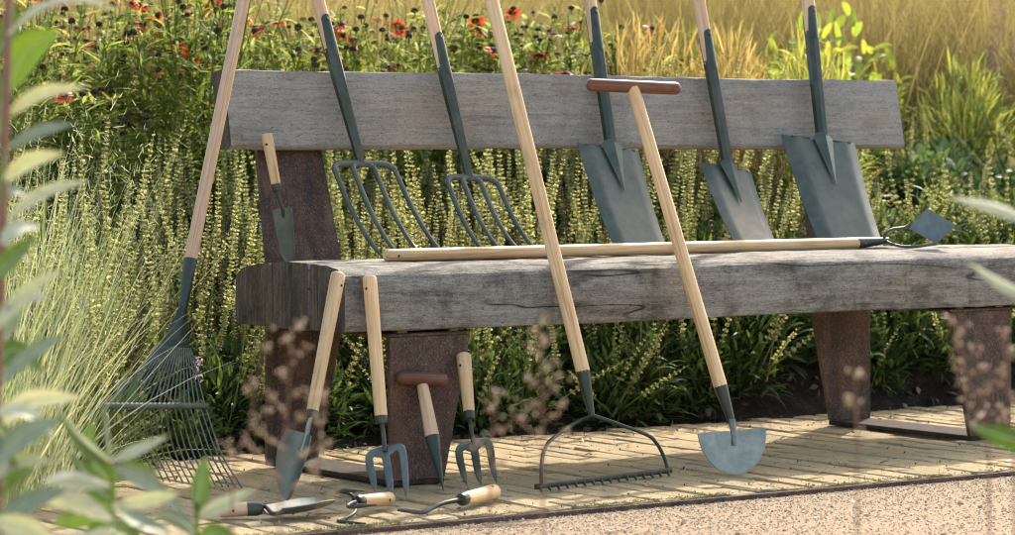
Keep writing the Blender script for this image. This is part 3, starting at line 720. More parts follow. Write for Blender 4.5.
# --- diamond hoe lying along the seat
a_, b_ = PZ(385, 255.5, .4705), PZ(858, 243.0, .4705)
b_[1] = a_[1] + 0.02; b_ = PY(858, 243.0, b_[1]); b_[2] = 0.4705
hoe = tool('diamond_hoe', (a_ + b_) / 2, 'long ash handled hoe with diamond blade lying along the bench seat', 'hoe')
wood(hoe, b_, a_, 0.0138, 0.0138, 'ash', True, 'handle', n=30, hole_dir=A(-0.25, -1, -0.1))
e_ = PY(888, 240.5, b_[1])
tube_part('socket', hoe, lin(b_ + (a_ - b_) * 0.004, e_, 8), np.linspace(0.0148, 0.0075, 8), 'green_dark')
m = MB(); dome(m, b_ + A(0.012, -0.0146, -0.001), A(0, -1, 0), 0.0022, 0.001); part('rivet', m, 'steel', hoe)
dh = np.dot(e_ - CAM, FW)
up_arm = catmull([PD(884, 240, dh), PD(886, 233, dh - .01), PD(893, 229, dh), PD(904, 227.5, dh + .02), PD(910, 224, dh + .03)], 7)
lo_arm = catmull([PD(884, 240, dh), PD(892, 244, dh - .03), PD(904, 246.5, dh - .04), PD(920, 246, dh - .03), PD(936, 244.0, dh)], 7)
tube_part('upper_arm', hoe, up_arm, 0.0036, 'green_blade', side=(0, 1, 0), seg=8)
tube_part('lower_arm', hoe, lo_arm, 0.0036, 'green_blade', side=(0, 1, 0), seg=8)
cor = [PD(908, 227.5, dh + .03), PD(927, 208, dh + .03), PD(956, 225, dh + .02), PD(936, 243.5, dh + .0)]
g1, g2 = np.meshgrid(np.linspace(0, 1, 5), np.linspace(0, 1, 5), indexing='ij')
G = (1 - g1)[..., None] * ((1 - g2)[..., None] * cor[0] + g2[..., None] * cor[1]) + g1[..., None] * ((1 - g2)[..., None] * cor[3] + g2[..., None] * cor[2])
part('diamond_blade', sheet(MB(), G, 0.0026, -FW), 'blue_steel', hoe, True, 30)

# --- bow rake in front of the bench
L0, R0 = PZ(538, 487.5, 0.020), PZ(669, 471.5, 0.020)
L0, R0 = PZ(538, 486.5, 0.0115), PZ(669, 470.5, 0.0115)
J = PY(592, 416, 5.005); q1 = PY(583.5, 374, 5.028); Hs = PY(556, 262, 5.108); dirn = nrm(Hs - q1)
rake = tool('garden_rake', (L0 + R0) / 2 * A(1, 1, 0), 'steel bow rake with toothed bar and long ash handle against the bench front', 'rake')
wood(rake, q1 + dirn * 0.003, q1 + dirn * 1.32, 0.0152, 0.0150, 'ash', True, 'handle', n=30)
tube_part('socket', rake, lin(q1 + dirn * 0.006, J, 8), np.linspace(0.0158, 0.0062, 8), 'green', seg=12)
dj = np.dot(J - CAM, FW); dl, dr = np.dot(L0 - CAM, FW), np.dot(R0 - CAM, FW)
for nm, pts in (('bow_arm', [(592, 415, dj), (572, 425, dj), (551, 440, .6 * dj + .4 * dl), (544, 451, .3 * dj + .7 * dl), (541.5, 467, dl), (541.5, 484.5, dl)]),
                ('bow_arm', [(592, 415, dj), (615, 423, dj), (647, 435, .5 * dj + .5 * dr), (657, 444, .3 * dj + .7 * dr), (664, 457, dr), (667.5, 468, dr)])):
    tube_part(nm, rake, catmull([PD(*p) for p in pts], 8), 0.0040, 'green', side=(0, 1, 0), seg=8)
bd = nrm(R0 - L0)
tube_part('rake_bar', rake, lin(L0 - bd * 0.008, R0 + bd * 0.008, 6), 0.0032, 'iron', 0.0058, side=np.cross(bd, UP), seg=8, sq=0.7)
back = nrm(np.cross(UP, bd));
if back[1] > 0: back = -back
for q in range(16):
    p = L0 + (R0 - L0) * ((q + 0.2) / 15.4)
    tube_part('tooth', rake, np.array([p, p - UP * 0.005 + back * 0.002, p - UP * 0.0110 + back * 0.006]), [0.0040, 0.0034, 0.0014], 'iron', side=bd, seg=6)

# --- half-moon edger
E0 = PZ(737.5, 474.5, 0.0); N_ = PY(731, 420, 4.945); q1 = PY(721, 388, 4.962); Hs = PY(692, 262, 5.104); dirn = nrm(Hs - q1); Tt = PY(632.5, 88, 0); 
kk = (PY(633, 88, 5.215)); dirn = nrm(kk - q1)
edger = tool('lawn_edger', E0, 'half moon lawn edger with red hardwood crossbar, leaning on the bench front', 'edging tool')
part('handle', sweep(MB(), lin(q1 + dirn * .002, kk, 20), np.linspace(0.0150, 0.0142, 20), side=(1, 0, 0), seg=18), 'ash', edger)
dk = np.dot(kk - CAM, FW)
ta, tb = PD(586, 84.5, dk - .03), PD(680.5, 88.5, dk + 0.035); tx = nrm(tb - ta)
e = np.linspace(0, 1, 5); P = np.vstack([ta + tx * (0.012 * (1 - np.cos(e * math.pi / 2)))[:, None], tb - tx * (0.012 * (1 - np.cos(e[::-1] * math.pi / 2)))[:, None]])
R = np.concatenate([0.0138 * np.sin(e * math.pi / 2), 0.0138 * np.sin(e[::-1] * math.pi / 2)]) + 0.0004
part('crossbar', sweep(MB(), P, R, side=UP, seg=18), 'walnut', edger)
tube_part('socket', edger, lin(q1 + dirn * 0.005, N_, 8), np.linspace(0.0156, 0.0085, 8), 'green', seg=12)
d0 = np.dot(E0 - CAM, FW); axn = nrm(PY(735, 435, 4.94) - E0); xd = nrm(A(0.93, -0.20, 0.0)); axn = nrm(A(0, 0.20, 1)); xd = nrm(xd - xd.dot(axn) * axn)
n = np.cross(xd, axn); n = -n if n[1] > 0 else n
HH, WW = 0.094, 0.164
t = np.linspace(0, 1, 13); s = np.linspace(-1, 1, 19); G = np.zeros((13, 19, 3))
for q, tt in enumerate(t):
    hw_ = WW / 2 * math.sqrt(max(0.0, 1 - (1 - tt) ** 2)) if tt > 0 else 0.004
    hw_ = max(hw_, 0.006)
    for p, ss in enumerate(s): G[q, p] = E0 + axn * (HH * tt * (1 - 0.0 * abs(ss))) + xd * ss * hw_
# rows run along the arc: rebuild as nested arcs so the rim is smooth
for q, tt in enumerate(t):
    for p, ss in enumerate(s):
        ang = ss * math.pi / 2; rr_ = 1 - tt
        G[q, p] = E0 + axn * (HH - HH * math.cos(ang) * rr_) + xd * (WW / 2 * math.sin(ang) * rr_)
sheet_n = n
part('blade', sheet(MB(), G[:-1], 0.0026, n), 'steel', edger, True, 35)
tt = np.linspace(0, 1, 8); Pn = N_ + (E0 + axn * (HH * 0.66) - N_) * tt[:, None] + n * 0.004
part('tang', sweep(MB(), Pn, 0.0088 * (1 - tt * 0.55), 0.0062 * (1 - tt * 0.6), side=xd, seg=10), 'blue_steel', edger)

# --- leaf rake at the bench end
Hb = PY(190, 262, 5.515); Ht = PY(226, 85, 5.612); dirn = nrm(Ht - Hb); Nk = PY(180, 318, 5.488); G0 = PZ(205, 483, 0)
lrake = tool('leaf_rake', G0, 'spring tine leaf rake with fan of thin wires beside the bench end', 'rake')
wood(lrake, Hb + dirn * 0.003, Hb + dirn * 1.28, 0.0140, 0.0140, 'ash_pink', True, 'handle', n=30)
tube_part('socket', lrake, lin(Hb + dirn * .006, PY(182.5, 312, 5.49), 8), np.linspace(0.0148, 0.0092, 8), 'green', seg=12)
s = np.linspace(-1, 1, 11); t = np.linspace(0, 1, 10); G = np.zeros((10, 11, 3))
tl, tr = PY(158.5, 349, 5.46), PY(190.5, 351, 5.46); c0 = PY(183, 308, 5.488)
for q, tt in enumerate(t):
    cc = c0 + ((tl + tr) / 2 - c0) * tt; hw_ = 0.0105 + (np.linalg.norm(tr - tl) / 2 - 0.0105) * tt ** 1.15
    for p, ss in enumerate(s): G[q, p] = cc + nrm(tr - tl) * ss * hw_ + A(0, -1, 0.4) * (0.006 * (1 - ss * ss) * (1 - 0.5 * tt)) - UP * 0.004 * (1 - ss * ss) * tt
part('head_plate', sheet(MB(), G, 0.003, A(0, -1, 0.3)), 'green', lrake, True, 40)
xb0, xb1 = PY(104, 406, 5.425), PY(208, 406, 5.425)
bx = nrm(xb1 - xb0); tube_part('spreader_bar', lrake, lin(xb0, xb1, 6), 0.0062, 'blue_steel', 0.0032, side=UP, seg=8, sq=0.6)
NT_ = 20
for q in range(NT_):
    s_ = q / (NT_ - 1); top = tl + (tr - tl) * s_ + UP * 0.006
    mid = xb0 + (xb1 - xb0) * (0.02 + 0.96 * s_) + A(0, 0.004, 0)
    end = PZ(118 + 124 * s_, 478 + 10 * s_, 0.001)
    kn = mid + (end - mid) * 0.72 + A(0, 0.035, 0.020); kn[1] = max(kn[1], 5.38)
    P = np.vstack([lin(top, mid, 6), catmull([mid, kn, end], 6)[1:]])
    tube_part('wire_tine', lrake, P, 0.0018, 'blue_steel', side=(0, 1, 0), seg=6)

# --- small hand tools
def dished_blade(root, base, tip, xd, wfun, depth, mat, thick=0.0016, name='blade', facing=-FW, sag=0.0):
    ax = tip - base; L = np.linalg.norm(ax); axn = ax / L; xd = nrm(xd - xd.dot(axn) * axn); n = np.cross(xd, axn)
    if n.dot(facing) < 0: n = -n
    t = np.linspace(0, 1, 19); s = np.linspace(-1, 1, 15); G = np.zeros((19, 15, 3))
    for q, tt in enumerate(t):
        w = wfun(tt)
        for p, ss in enumerate(s):
            G[q, p] = base + axn * L * tt + xd * ss * w + n * (depth * (w / wfun(0.3)) * (ss * ss) - sag * math.sin(math.pi * tt))
    return part(name, sheet(MB(), G, thick, n), mat, root, True, 50), axn, n
def ferrule(root, a_, b_, r, mat='iron'): return tube_part('ferrule', root, lin(a_, b_, 4), [r, r * 1.02, r * 1.02, r * 0.86], mat)

# trowel with a long handle leaning on the seat front
tipp = PZ(287, 500.5, 0.001); hb = PD(312.5, 411, np.dot(PY(312.5, 411, 5.045) - CAM, FW)); ht = PY(338.5, 273, 5.112); nb_ = PY(306, 436, 5.045)
trow = tool('long_trowel', tipp, 'steel trowel with long ash handle propped against the bench end', 'trowel')
dirn = nrm(ht - hb)
wood(trow, hb, ht, 0.0122, 0.0152, 'ash', hole_dir=-FW * 0.6 + R_ * 0.7); ferrule(trow, hb + dirn * .004, hb - dirn * 0.014, 0.0118)
wt_ = lambda t: 0.0375 * (0.86 + 0.14 * min(1, t / .25)) * max(0.0, 1 - max(0, (t - 0.22) / 0.78) ** 2.1) ** 0.72 + 0.0010
bl_, axn, n = dished_blade(trow, nb_ + A(0, 0, 0.004), tipp, R_ * 0.80 - FW * 0.60, wt_, 0.026, 'blue_steel', facing=-FW - 0.9 * R_)
tube_part('tang', trow, catmull([hb - dirn * 0.012, hb - dirn * .026 + A(0, .004, 0), nb_ - n * .001 + axn * 0.004, nb_ + axn * 0.030 + n * 0.0005], 6), 0.0050, 'steel', side=R_, seg=10)

def hand_fork(name, label, hb, ht, nk, tips, rb, rt, width, head_mat, seat=0.001, hmat='ash'):
    tp = [PZ(u, v, seat) if not isinstance(u, np.ndarray) else u for u, v in tips]
    root = tool(name, tp[1], label, 'hand fork'); dirn = nrm(ht - hb)
    wood(root, hb, ht, rb, rt, hmat, hole_dir=-FW * 0.8 - R_ * 0.5); ferrule(root, hb + dirn * .004, hb - dirn * 0.016, rb * 0.97, 'green')
    mid = tp[1]; ax = nrm(mid - nk); xd = nrm(tp[2] - tp[0]); xd = nrm(R_ * 0.9 + xd * 0.4); xd = nrm(xd - xd.dot(ax) * ax); n = np.cross(xd, ax); n = n if n.dot(-FW) > 0 else -n
    for q, (u_, v_) in enumerate(tips):
        rr_ = ray(u_, v_); tp[q] = CAM + rr_ * ((mid - CAM).dot(n) / rr_.dot(n)); tp[q][2] = max(tp[q][2], 0.001)
    tube_part('tang', root, catmull([hb - dirn * .014, (hb + nk) / 2 - n * 0.003, nk + n * .004 + ax * 0.006], 8), 0.0048, 'green', side=xd, seg=10)
    for q, sx in enumerate((-1, 0, 1)):
        p1 = nk + xd * sx * width * 0.42 + ax * 0.002; p2 = nk + xd * sx * width * 0.5 + ax * (0.020 if sx else 0.024)
        p0 = nk + xd * sx * 0.004
        P = catmull([p0, p1, p2, p2 + (tp[q] - p2) * 0.5 - n * 0.005, tp[q]], 8) if sx else catmull([nk, p2, p2 + (tp[q] - p2) * 0.5 - n * 0.005, tp[q]], 9)
        t = np.linspace(0, 1, len(P)); wv = np.interp(t, [0, .25, .6, .85, 1], [0.0092, 0.0088, 0.0084, 0.0064, 0.0006])
        tube_part('tine', root, P, wv, head_mat, 0.0018, seg=8, sq=0.7, normal=n)
    s_ = np.linspace(-1, 1, 7)
    tube_part('shoulder', root, nk + xd * (s_ * width * 0.26)[:, None] + ax * (0.006 + 0.001 * s_ ** 2)[:, None], 0.0040 + 0.0070 * (1 - s_ ** 2), head_mat, 0.0019, side=ax, seg=8, sq=0.7)
hand_fork('long_hand_fork', 'three tined hand fork with long ash handle leaning on the seat front', PY(381, 416, 5.035), PY(369.5, 276, 5.112), PY(385, 450, 5.020),
          [(375, 492), (391.5, 500), (406.5, 499)], 0.0128, 0.0150, 0.070, 'blue_steel')
hand_fork('short_hand_fork', 'short handled three tined fork propped at the front leg by the dibber', PY(469, 412, 5.072), PY(463.5, 354, 5.128), PY(473, 444, 5.055),
          [(467, 488), (481, 485), (496.5, 483)], 0.0118, 0.0160, 0.066, 'blue_steel')
# dibber
tp = PZ(443.5, 491, 0.0005); q1 = PY(432.5, 438, 5.072); q2 = PY(422, 383, 5.128); dirn = nrm(q2 - q1)
dib = tool('dibber', tp, 'pointed dibber with red wooden crossbar leaning on the rusty front leg', 'dibber')
part('handle', sweep(MB(), lin(q1, q2, 10), np.linspace(0.0150, 0.0118, 10), side=(1, 0, 0), seg=18), 'ash_pink', dib)
tube_part('cone', dib, lin(q1 + dirn * .003, tp, 10), np.linspace(0.0158, 0.0010, 10), 'green', seg=14)
dk = np.dot(q2 - CAM, FW); ta, tb = PD(396.5, 377.5, dk - .025), PD(447.5, 380, dk + .02); tx = nrm(tb - ta)
e = np.linspace(0, 1, 5); lp = 0.010
P = np.vstack([ta + tx * (lp * (1 - np.cos(e * math.pi / 2)))[:, None], tb - tx * (lp * (1 - np.cos(e[::-1] * math.pi / 2)))[:, None]])
part('crossbar', sweep(MB(), P, np.concatenate([0.0136 * np.sin(e * math.pi / 2), 0.0136 * np.sin(e[::-1] * math.pi / 2)]) + 0.0004, side=UP, seg=18), 'walnut', dib)
# transplanting trowel on the back post
tp = PZ(289, 262, 0.447); ht = PY(266.5, 133.5, 5.618); hb = PY(276, 184, 5.598); nk = PY(282.5, 208, 5.588); dirn = nrm(ht - hb)
ptr = tool('transplanting_trowel', tp, 'narrow green hand trowel standing on the bench against the back post', 'trowel')
wood(ptr, hb, ht, 0.0105, 0.0128, 'ash', hole_dir=-FW - R_ * 0.3); ferrule(ptr, hb + dirn * .003, hb - dirn * 0.016, 0.0105, 'iron')
wn_ = lambda t: 0.0205 * (1 - 0.35 * t) * math.sqrt(max(0.0, 1 - max(0, (t - 0.72) / 0.30) ** 2)) + 0.001
bl_, axn, n = dished_blade(ptr, nk, tp, R_, wn_, 0.009, 'blue_steel')
tube_part('tang', ptr, catmull([hb - dirn * .014, hb - dirn * 0.026, nk - n * 0.002 + axn * 0.004, nk + axn * 0.022 - n * 0.003], 6), 0.0042, 'iron', side=R_, seg=10)
# trowel lying on the pavers
dA = 5.63; hA, hB = PD(203, 513.5, dA - .01), PD(259, 510.5, dA + .0)
hA[2] = 0.0150; hB[2] = 0.0200
lt = tool('lying_trowel', hA * A(1, 1, 0), 'steel trowel lying flat on the pavers with hollow side up', 'trowel')
dirn = nrm(hA - hB); wood(lt, hB - dirn * 0.0, hA - dirn * 0.03, 0.0128, 0.0140, 'ash_pink', hole=True)
ferrule(lt, hB + dirn * 0.022, hB - dirn * 0.006, 0.0136, 'green')
bb, bt = PD(271, 517, dA - .02), PD(331, 504, dA + 0.08); bb[2] = 0.010; bt[2] = 0.020
wl_ = lambda t: 0.041 * (0.85 + 0.3 * t) * math.sqrt(max(0.0, 1 - max(0, (t - 0.45) / 0.56) ** 2)) + 0.001
dished_blade(lt, bb, bt, FW * 0.9 - R_ * 0.25, wl_, 0.017, 'steel', facing=UP + 0.25 * FW, sag=0.004)
tube_part('tang', lt, catmull([hB + A(0, 0, -.001), hB - dirn * 0.012 + A(0, 0, .002), bb + nrm(bt - bb) * 0.004 + UP * 0.002, bb + nrm(bt - bb) * .024 + UP * 0.0015], 6), 0.0040, 'iron', side=UP, seg=10)
# three pronged claw lying on the pavers
Fd = 5.70; f0 = PD(358, 500.5, Fd); h1 = PD(390, 494, Fd + 0.12)
f0[2] = 0.0245; h1[2] = 0.0155
cl = tool('hand_cultivator', h1 * A(1, 1, 0), 'three pronged hand claw with pale wooden handle lying on the pavers', 'cultivator')
wood(cl, f0, h1, 0.0118, 0.0138, 'ash', True); ax = nrm(f0 - h1); ferrule(cl, f0 - ax * .012, f0 + ax * .006, 0.0130, 'green_dark')
fz = f0 + ax * 0.006
for pts in ([(352, 495.5, 5.69), (345, 492.5, 5.68), (336.5, 492, 5.665), (348, 490.8, 5.65), (364, 490.6, 5.66)],
            [(352, 503, 5.66), (347.5, 506, 5.63), (350.5, 507, 5.60), (362, 506, 5.60), (377, 505, 5.61)],
            [(356.5, 508, 5.67), (353.5, 514, 5.63), (343, 520, 5.60), (338, 522.5, 5.575), (350, 524, 5.555), (366, 525.5, 5.545)]):
    P = catmull([fz] + [PD(*p) for p in pts], 7); P[:, 2] = np.maximum(P[:, 2], 0.0024); t = np.linspace(0, 1, len(P))
    tube_part('prong', cl, P, np.interp(t, [0, .55, .75, 1], [0.0034, 0.0034, 0.0048, 0.0012]), 'iron', np.interp(t, [0, .6, 1], [0.0034, 0.0026, 0.0012]), side=UP, seg=8)
# patio weeder lying on the pavers
f0 = PD(462, 499.5, 5.77); h1 = PD(494.5, 487.5, 5.93); f0[2] = 0.0205; h1[2] = 0.0165
wd = tool('hand_weeder', h1 * A(1, 1, 0), 'narrow cranked hand weeder lying on the pavers beside the short fork', 'weeder')
wood(wd, f0, h1, 0.0122, 0.0158, 'ash', True, hole_dir=UP + R_ * .4 - FW * 0.6); ax = nrm(f0 - h1); ferrule(wd, f0 - ax * .014, f0 + ax * .006, 0.0128, 'green_dark')
k1, k2, k3 = PD(446, 505, 5.74), PD(422, 513.4, 5.70), PD(398, 511.5, 5.725)
k2[2] = 0.004; k3[2] = 0.006; k1[2] = 0.018
P = np.vstack([lin(f0 + ax * .004, k1, 5), catmull([k1, (k1 + k2) / 2 + UP * .001, k2, (k2 + k3) / 2, k3], 6)[1:]]); t = np.linspace(0, 1, len(P))
tube_part('blade', wd, P, np.interp(t, [0, .25, .4, .9, 1], [0.0038, 0.0038, 0.0065, 0.0060, 0.0040]), 'iron', np.interp(t, [0, .25, .4, 1], [0.0036, 0.0036, 0.0019, 0.0014]), side=nrm(FW * .8 + UP * .5), seg=10, sq=0.7)

# ------------------------------------------------------------------ planting
def uvd(p):
    q = np.asarray(p) - CAM; d = q @ FW; return U0 + F_PX * (q @ R_) / d, V_H - F_PX * q[2] / d, d
def on_bank(u, d, dy=0.0):
    """ground point under picture column u at depth d"""
    p = CAM + (FW + (u - U0) / F_PX * R_) * d
    return A(p[0], p[1], float(ground_z(p[0], p[1])))
def put(proto, first, loc, rz, s, sz=None):
    o = proto if first else copy_tree(proto)
    o.location = loc; o.rotation_euler = (0, 0, rz); o.scale = (s, s, s if sz is None else sz)
    return o
def stem_curve(h, lean, ang, n=7, wob=0.01):
    t = np.linspace(0, 1, n); r = lean * h * t ** 1.6
    return np.stack([r * math.cos(ang) + RNG.normal(0, wob) * np.sin(3 * t), r * math.sin(ang) + RNG.normal(0, wob) * np.sin(3 * t), h * t], -1)

def landmark(u):
    for lim, nm in ((40, 'behind the pale grass'), (150, 'behind the leaf rake head'), (245, 'between the leaf rake and the bench end'), (345, 'behind the rusty back post'), (445, 'behind the digging fork'), (545, 'behind the border fork'), (590, 'between border fork and digging spade'),
                    (690, 'behind the digging spade'), (785, 'behind the narrow spade'), (885, 'behind the broad spade')):
        if u < lim: return nm
    return 'beyond the hoe blade'
# flower spikes: whorls of pale green calyces up a thin stem
def spike_mesh(h, frac, dense=1.0, mat='spike', w=0.0098):
    m = MB(); P = stem_curve(h, random.uniform(-.05, .10), random.uniform(0, 6), 9, 0.012)
    sweep(m, P, np.linspace(0.0019, 0.0009, 9), seg=4, rnd=0.1, cap=False)
    L = h * frac; nw = int(L / 0.0118 * dense); c = []; r = []; d = []
    for q in range(nw):
        t = 1 - frac + frac * (q / nw); p = np.array([np.interp(t, np.linspace(0, 1, 9), P[:, k]) for k in range(3)])
        taper = 1.0 - 0.62 * (q / nw) ** 1.5
        k = 8 if q < nw * 0.75 else 5
        for z in range(k):
            a_ = random.uniform(0, 6.28); dv = A(math.cos(a_), math.sin(a_), random.uniform(0.1, 0.7)); d.append(dv)
            c.append(p + dv * 0.0016 + A(0, 0, random.uniform(-.0016, .0016))); r.append(taper * random.uniform(0.7, 1.15) * w)
    r = np.array(r); leaves(m, c, d, unit_dirs(len(c), 0.2, 1), r * 1.1, r * 0.95, -0.5, 2, 0.5, shape='oval')
    return m.mesh('flower_spike', mat)
spikes = [spike_mesh(random.uniform(0.40, 0.56), random.uniform(0.50, 0.68)) for q in range(8)]
dead = [spike_mesh(random.uniform(0.34, 0.50), random.uniform(0.35, 0.55), 0.7, 'dead_spike', 0.0055) for q in range(4)]
def mound_mesh(n, R, H, ln, wd, mat, droop=0.9, shape='lance', name='foliage', up=0.25):
    m = MB(); d = unit_dirs(n, 0.02, 1.0); rr = RNG.random(n) ** 0.5
    base = d * np.array([R, R, H]) * rr[:, None] * 0.85; base[:, 2] = np.abs(base[:, 2])
    dd = d + RNG.normal(0, 0.45, (n, 3)) + A(0, 0, up)
    leaves(m, base, dd, np.tile(A(0, 0, 1.0), (n, 1)) + RNG.normal(0, 0.35, (n, 3)), RNG.uniform(0.6, 1.25, n) * ln, RNG.uniform(0.7, 1.2, n) * wd, RNG.uniform(0.2, droop, n), 4, 0.3, shape=shape)
    k = max(6, n // 14)                                   # stalks inside the mound
    for q in range(k):
        e_ = d[q] * np.array([R, R, H]) * 0.9; sweep(m, np.array([[0, 0, 0], e_ * A(.4, .4, .6), e_]), [0.002, 0.0016, 0.001], seg=3, rnd=0.2, cap=False)
    return m.mesh(name, mat)
mounds = [mound_mesh(190, 0.13, 0.24, 0.055, 0.020, 'mound') for q in range(3)]
G_SP = 'lime flower spikes behind the bench'
def spike_plant(label_i, n_live, n_dead, spread):
    root = empty('spike_plant'); tag(root, ['bushy border plant with upright lime green flower spikes', 'border plant with lime and brown dried flower spikes'][label_i], 'plant', G_SP)
    link('foliage', random.choice(mounds), root)
    for q in range(n_live + n_dead):
        a_ = random.uniform(0, 6.28); rr = spread * random.random() ** 0.6
        o = link('flower_spike', random.choice(spikes if q < n_live else dead), root, (rr * math.cos(a_), rr * math.sin(a_), random.uniform(-.02, .10)))
        o.rotation_euler = (random.gauss(0, .11) - 0.10 * math.sin(a_), random.gauss(0, .11) + .10 * math.cos(a_), random.uniform(0, 6.28)); s = random.uniform(.55, 1.22); o.scale = (s * .4 + .62, s * .4 + .62, s)
    return root
protos = [spike_plant(0, 9, 3, 0.13), spike_plant(0, 7, 6, 0.14), spike_plant(1, 3, 8, 0.14)]; used = [False] * 3
def plant_spikes(u, d, k, sz=1.0):
    p = on_bank(u, d); o = put(protos[k], not used[k], p, random.uniform(0, 6.28), random.uniform(.92, 1.08) , sz * random.uniform(.94, 1.06)); used[k] = True
    o.rotation_euler.x, o.rotation_euler.y = random.gauss(0, .08), random.gauss(0, .08)
    o['label'] = ('lime flower spike plant ', 'lime and dried flower spike plant ', 'mostly brown dried flower spike plant ')[k] + landmark(u) + ('' if p[1] < 6.45 else ', second row' if p[1] < 6.75 else ', last row')
spots = []
def fits(x, y, r):
    if any((x - a_) ** 2 + (y - b_) ** 2 < r * r for a_, b_ in spots): return False
    spots.append((x, y)); return True
for q in range(1500):
    x, y = random.uniform(1.9, 7.2), random.uniform(6.15, 7.05)
    if x < 3.15 and random.random() < .3: y = random.uniform(5.75, 6.2)
    u, v, d = uvd((x, y, 0.2))
    if not -150 < u < 1150 or random.random() < .1: continue
    lim = 0.13 if u < 830 else 0.26
    if not fits(x, y, lim): continue
    k = random.choice([0, 1, 1]) if u < 760 else random.choice([1, 2, 2, 2])
    plant_spikes(u, math.hypot(0, 0) + x * SN + y * CS, k, (0.95 if u < 830 else 0.80) * (1.0 - 0.12 * (y - 6.1)) * (1 - .30 * min(1, max(0, (u - 620) / 200))))

# leafy clumps in the shade right behind the paving
lowm = [mound_mesh(260, 0.13, 0.25, 0.075, 0.012, 'mound', 1.3), mound_mesh(170, 0.13, 0.16, 0.07, 0.026, 'mound', 1.0), mound_mesh(330, 0.12, 0.28, 0.045, 0.010, 'mound', 0.8)]
sprig = [spike_mesh(random.uniform(.24, .34), .62, 0.8, 'spike', 0.0085) for q in range(3)]
G_LOW = 'leafy clumps behind the paving'
low = []
for k, lb in enumerate(('low clump of narrow drooping dark green leaves in the bench shade', 'low clump of broad dark green leaves in the bench shade', 'fine leaved dark green clump in the bench shade')):
    r_ = tag(empty('leafy_clump'), lb, 'plant', G_LOW); link('foliage', lowm[k], r_)
    for q in range((4, 0, 9)[k]):
        o = link('flower_spike', random.choice(sprig), r_, (random.uniform(-.06, .06), random.uniform(-.06, .06), random.uniform(0, .05))); o.rotation_euler = (random.gauss(0.25, .3), random.gauss(0.15, .35), random.uniform(0, 6))
    low.append([r_, True])
spots = []
for q in range(1400):
    x, y = random.uniform(3.05, 6.7), 6.01 + random.random() ** 1.2 * 0.75
    if (x > 5.1 and y > 6.34) or not fits(x, y, 0.125 if x < 4.6 else 0.105): continue
    k = random.choice([0, 0, 1, 2, 2, 2])
    o = put(low[k][0], low[k][1], (x, y, float(ground_z(x, y)) - .01), random.uniform(0, 6.28), random.uniform(.75, 1.15)); low[k][1] = False
    o['label'] = ('narrow leaved clump ', 'broad leaved clump ', 'fine leaved clump ')[k] + ('at the paver edge ' if y < 6.2 else 'back from the pavers ') + landmark(uvd((x, y, 0))[0])

# tall lance leaved plants with red flowers above the backrest
def flower_head():
    m = MB(); n = 11; a_ = np.arange(n) * 6.283 / n + RNG.normal(0, .12, n)
    d = np.stack([np.cos(a_), np.sin(a_), np.full(n, -0.25)], -1)
    leaves(m, d * A(0.006, 0.006, 0), d, np.tile(A(0, 0, 1.0), (n, 1)), RNG.uniform(.012, .017, n), 0.0075, RNG.uniform(.0, .7, n), 3, 0.15, shape='oval')
    return m.mesh('petals', 'petal')
fh = [flower_head() for q in range(3)]
m = MB(); dome(m, A(0, 0, -.003), UP, 0.0085, 0.012); disc = m.mesh('flower_centre', 'seed_head')
m = MB(); n = 70; blobs(m, unit_dirs(n, -.6, 1) * 0.0075, 0.0028); sweep(m, np.array([[0, 0, -.02], [0, 0, 0]]), 0.0012, seg=4, rnd=.1); seedm = m.mesh('seed_head', 'seed_head', False)
def helen_stems(ns, H, R):
    m = MB(); tops = []; B, D_, L_, W_ = [], [], [], []
    for q in range(ns):
        a_ = random.uniform(0, 6.28); rr = R * random.random() ** .5; h = H * random.uniform(.72, 1.06)
        P = stem_curve(h, random.uniform(.02, .22), random.uniform(0, 6.28), 8, .02) + A(rr * math.cos(a_), rr * math.sin(a_), 0)
        sweep(m, P, np.linspace(.0034, .0016, 8), seg=4, rnd=random.random() * .5, cap=False); tops.append(P[-1])
        for z in range(58):
            t = 0.15 + 0.84 * random.random() ** .8; p = np.array([np.interp(t, np.linspace(0, 1, 8), P[:, k]) for k in range(3)])
            b = random.uniform(0, 6.28); B.append(p); D_.append((math.cos(b), math.sin(b), random.uniform(.1, 1.3))); L_.append(random.uniform(.045, .105) * (1.1 - .4 * t)); W_.append(random.uniform(.006, .012))
        for z in range(3):
            b = random.uniform(0, 6.28); e_ = P[-1] + A(math.cos(b) * .05, math.sin(b) * .05, random.uniform(-.03, .04)); sweep(m, np.array([P[-3], (P[-3] + e_) / 2 + A(0, 0, .0), e_]), .0012, seg=3, rnd=.3, cap=False); tops.append(e_)
    n = len(B); leaves(m, B, D_, np.tile(A(0, 0, 1.0), (n, 1)) + RNG.normal(0, .3, (n, 3)), L_, W_, RNG.uniform(.1, 1.3, n), 4, .3)
    return m, tops
G_HL = 'red flowered plants above the backrest'
hel = []
for k in range(4):
    m, tops = helen_stems(12, 0.74, 0.15)
    r_ = tag(empty('helenium_plant'), ('tall lance leaved plant with red daisy flowers and dark seed heads' if k < 3 else 'tall green lance leaved plant with mostly dark seed heads'), 'plant', G_HL)
    link('foliage', m.mesh('foliage', 'helen'), r_)
    random.shuffle(tops)
    for q, p in enumerate(tops[:24]):
        if q < (6 if k < 3 else 1):
            f_ = link('flower_head', random.choice(fh), r_, tuple(p)); link('flower_centre', disc, f_); s = random.uniform(.95, 1.45); f_.scale = (s, s, s); f_.rotation_euler = (random.gauss(.5, .4), random.gauss(-.3, .4), random.uniform(0, 6))
        else:
            f_ = link('seed_head', seedm, r_, tuple(p)); s = random.uniform(.6, 1.1); f_.scale = (s, s, s)
    hel.append([r_, True])
spots = []
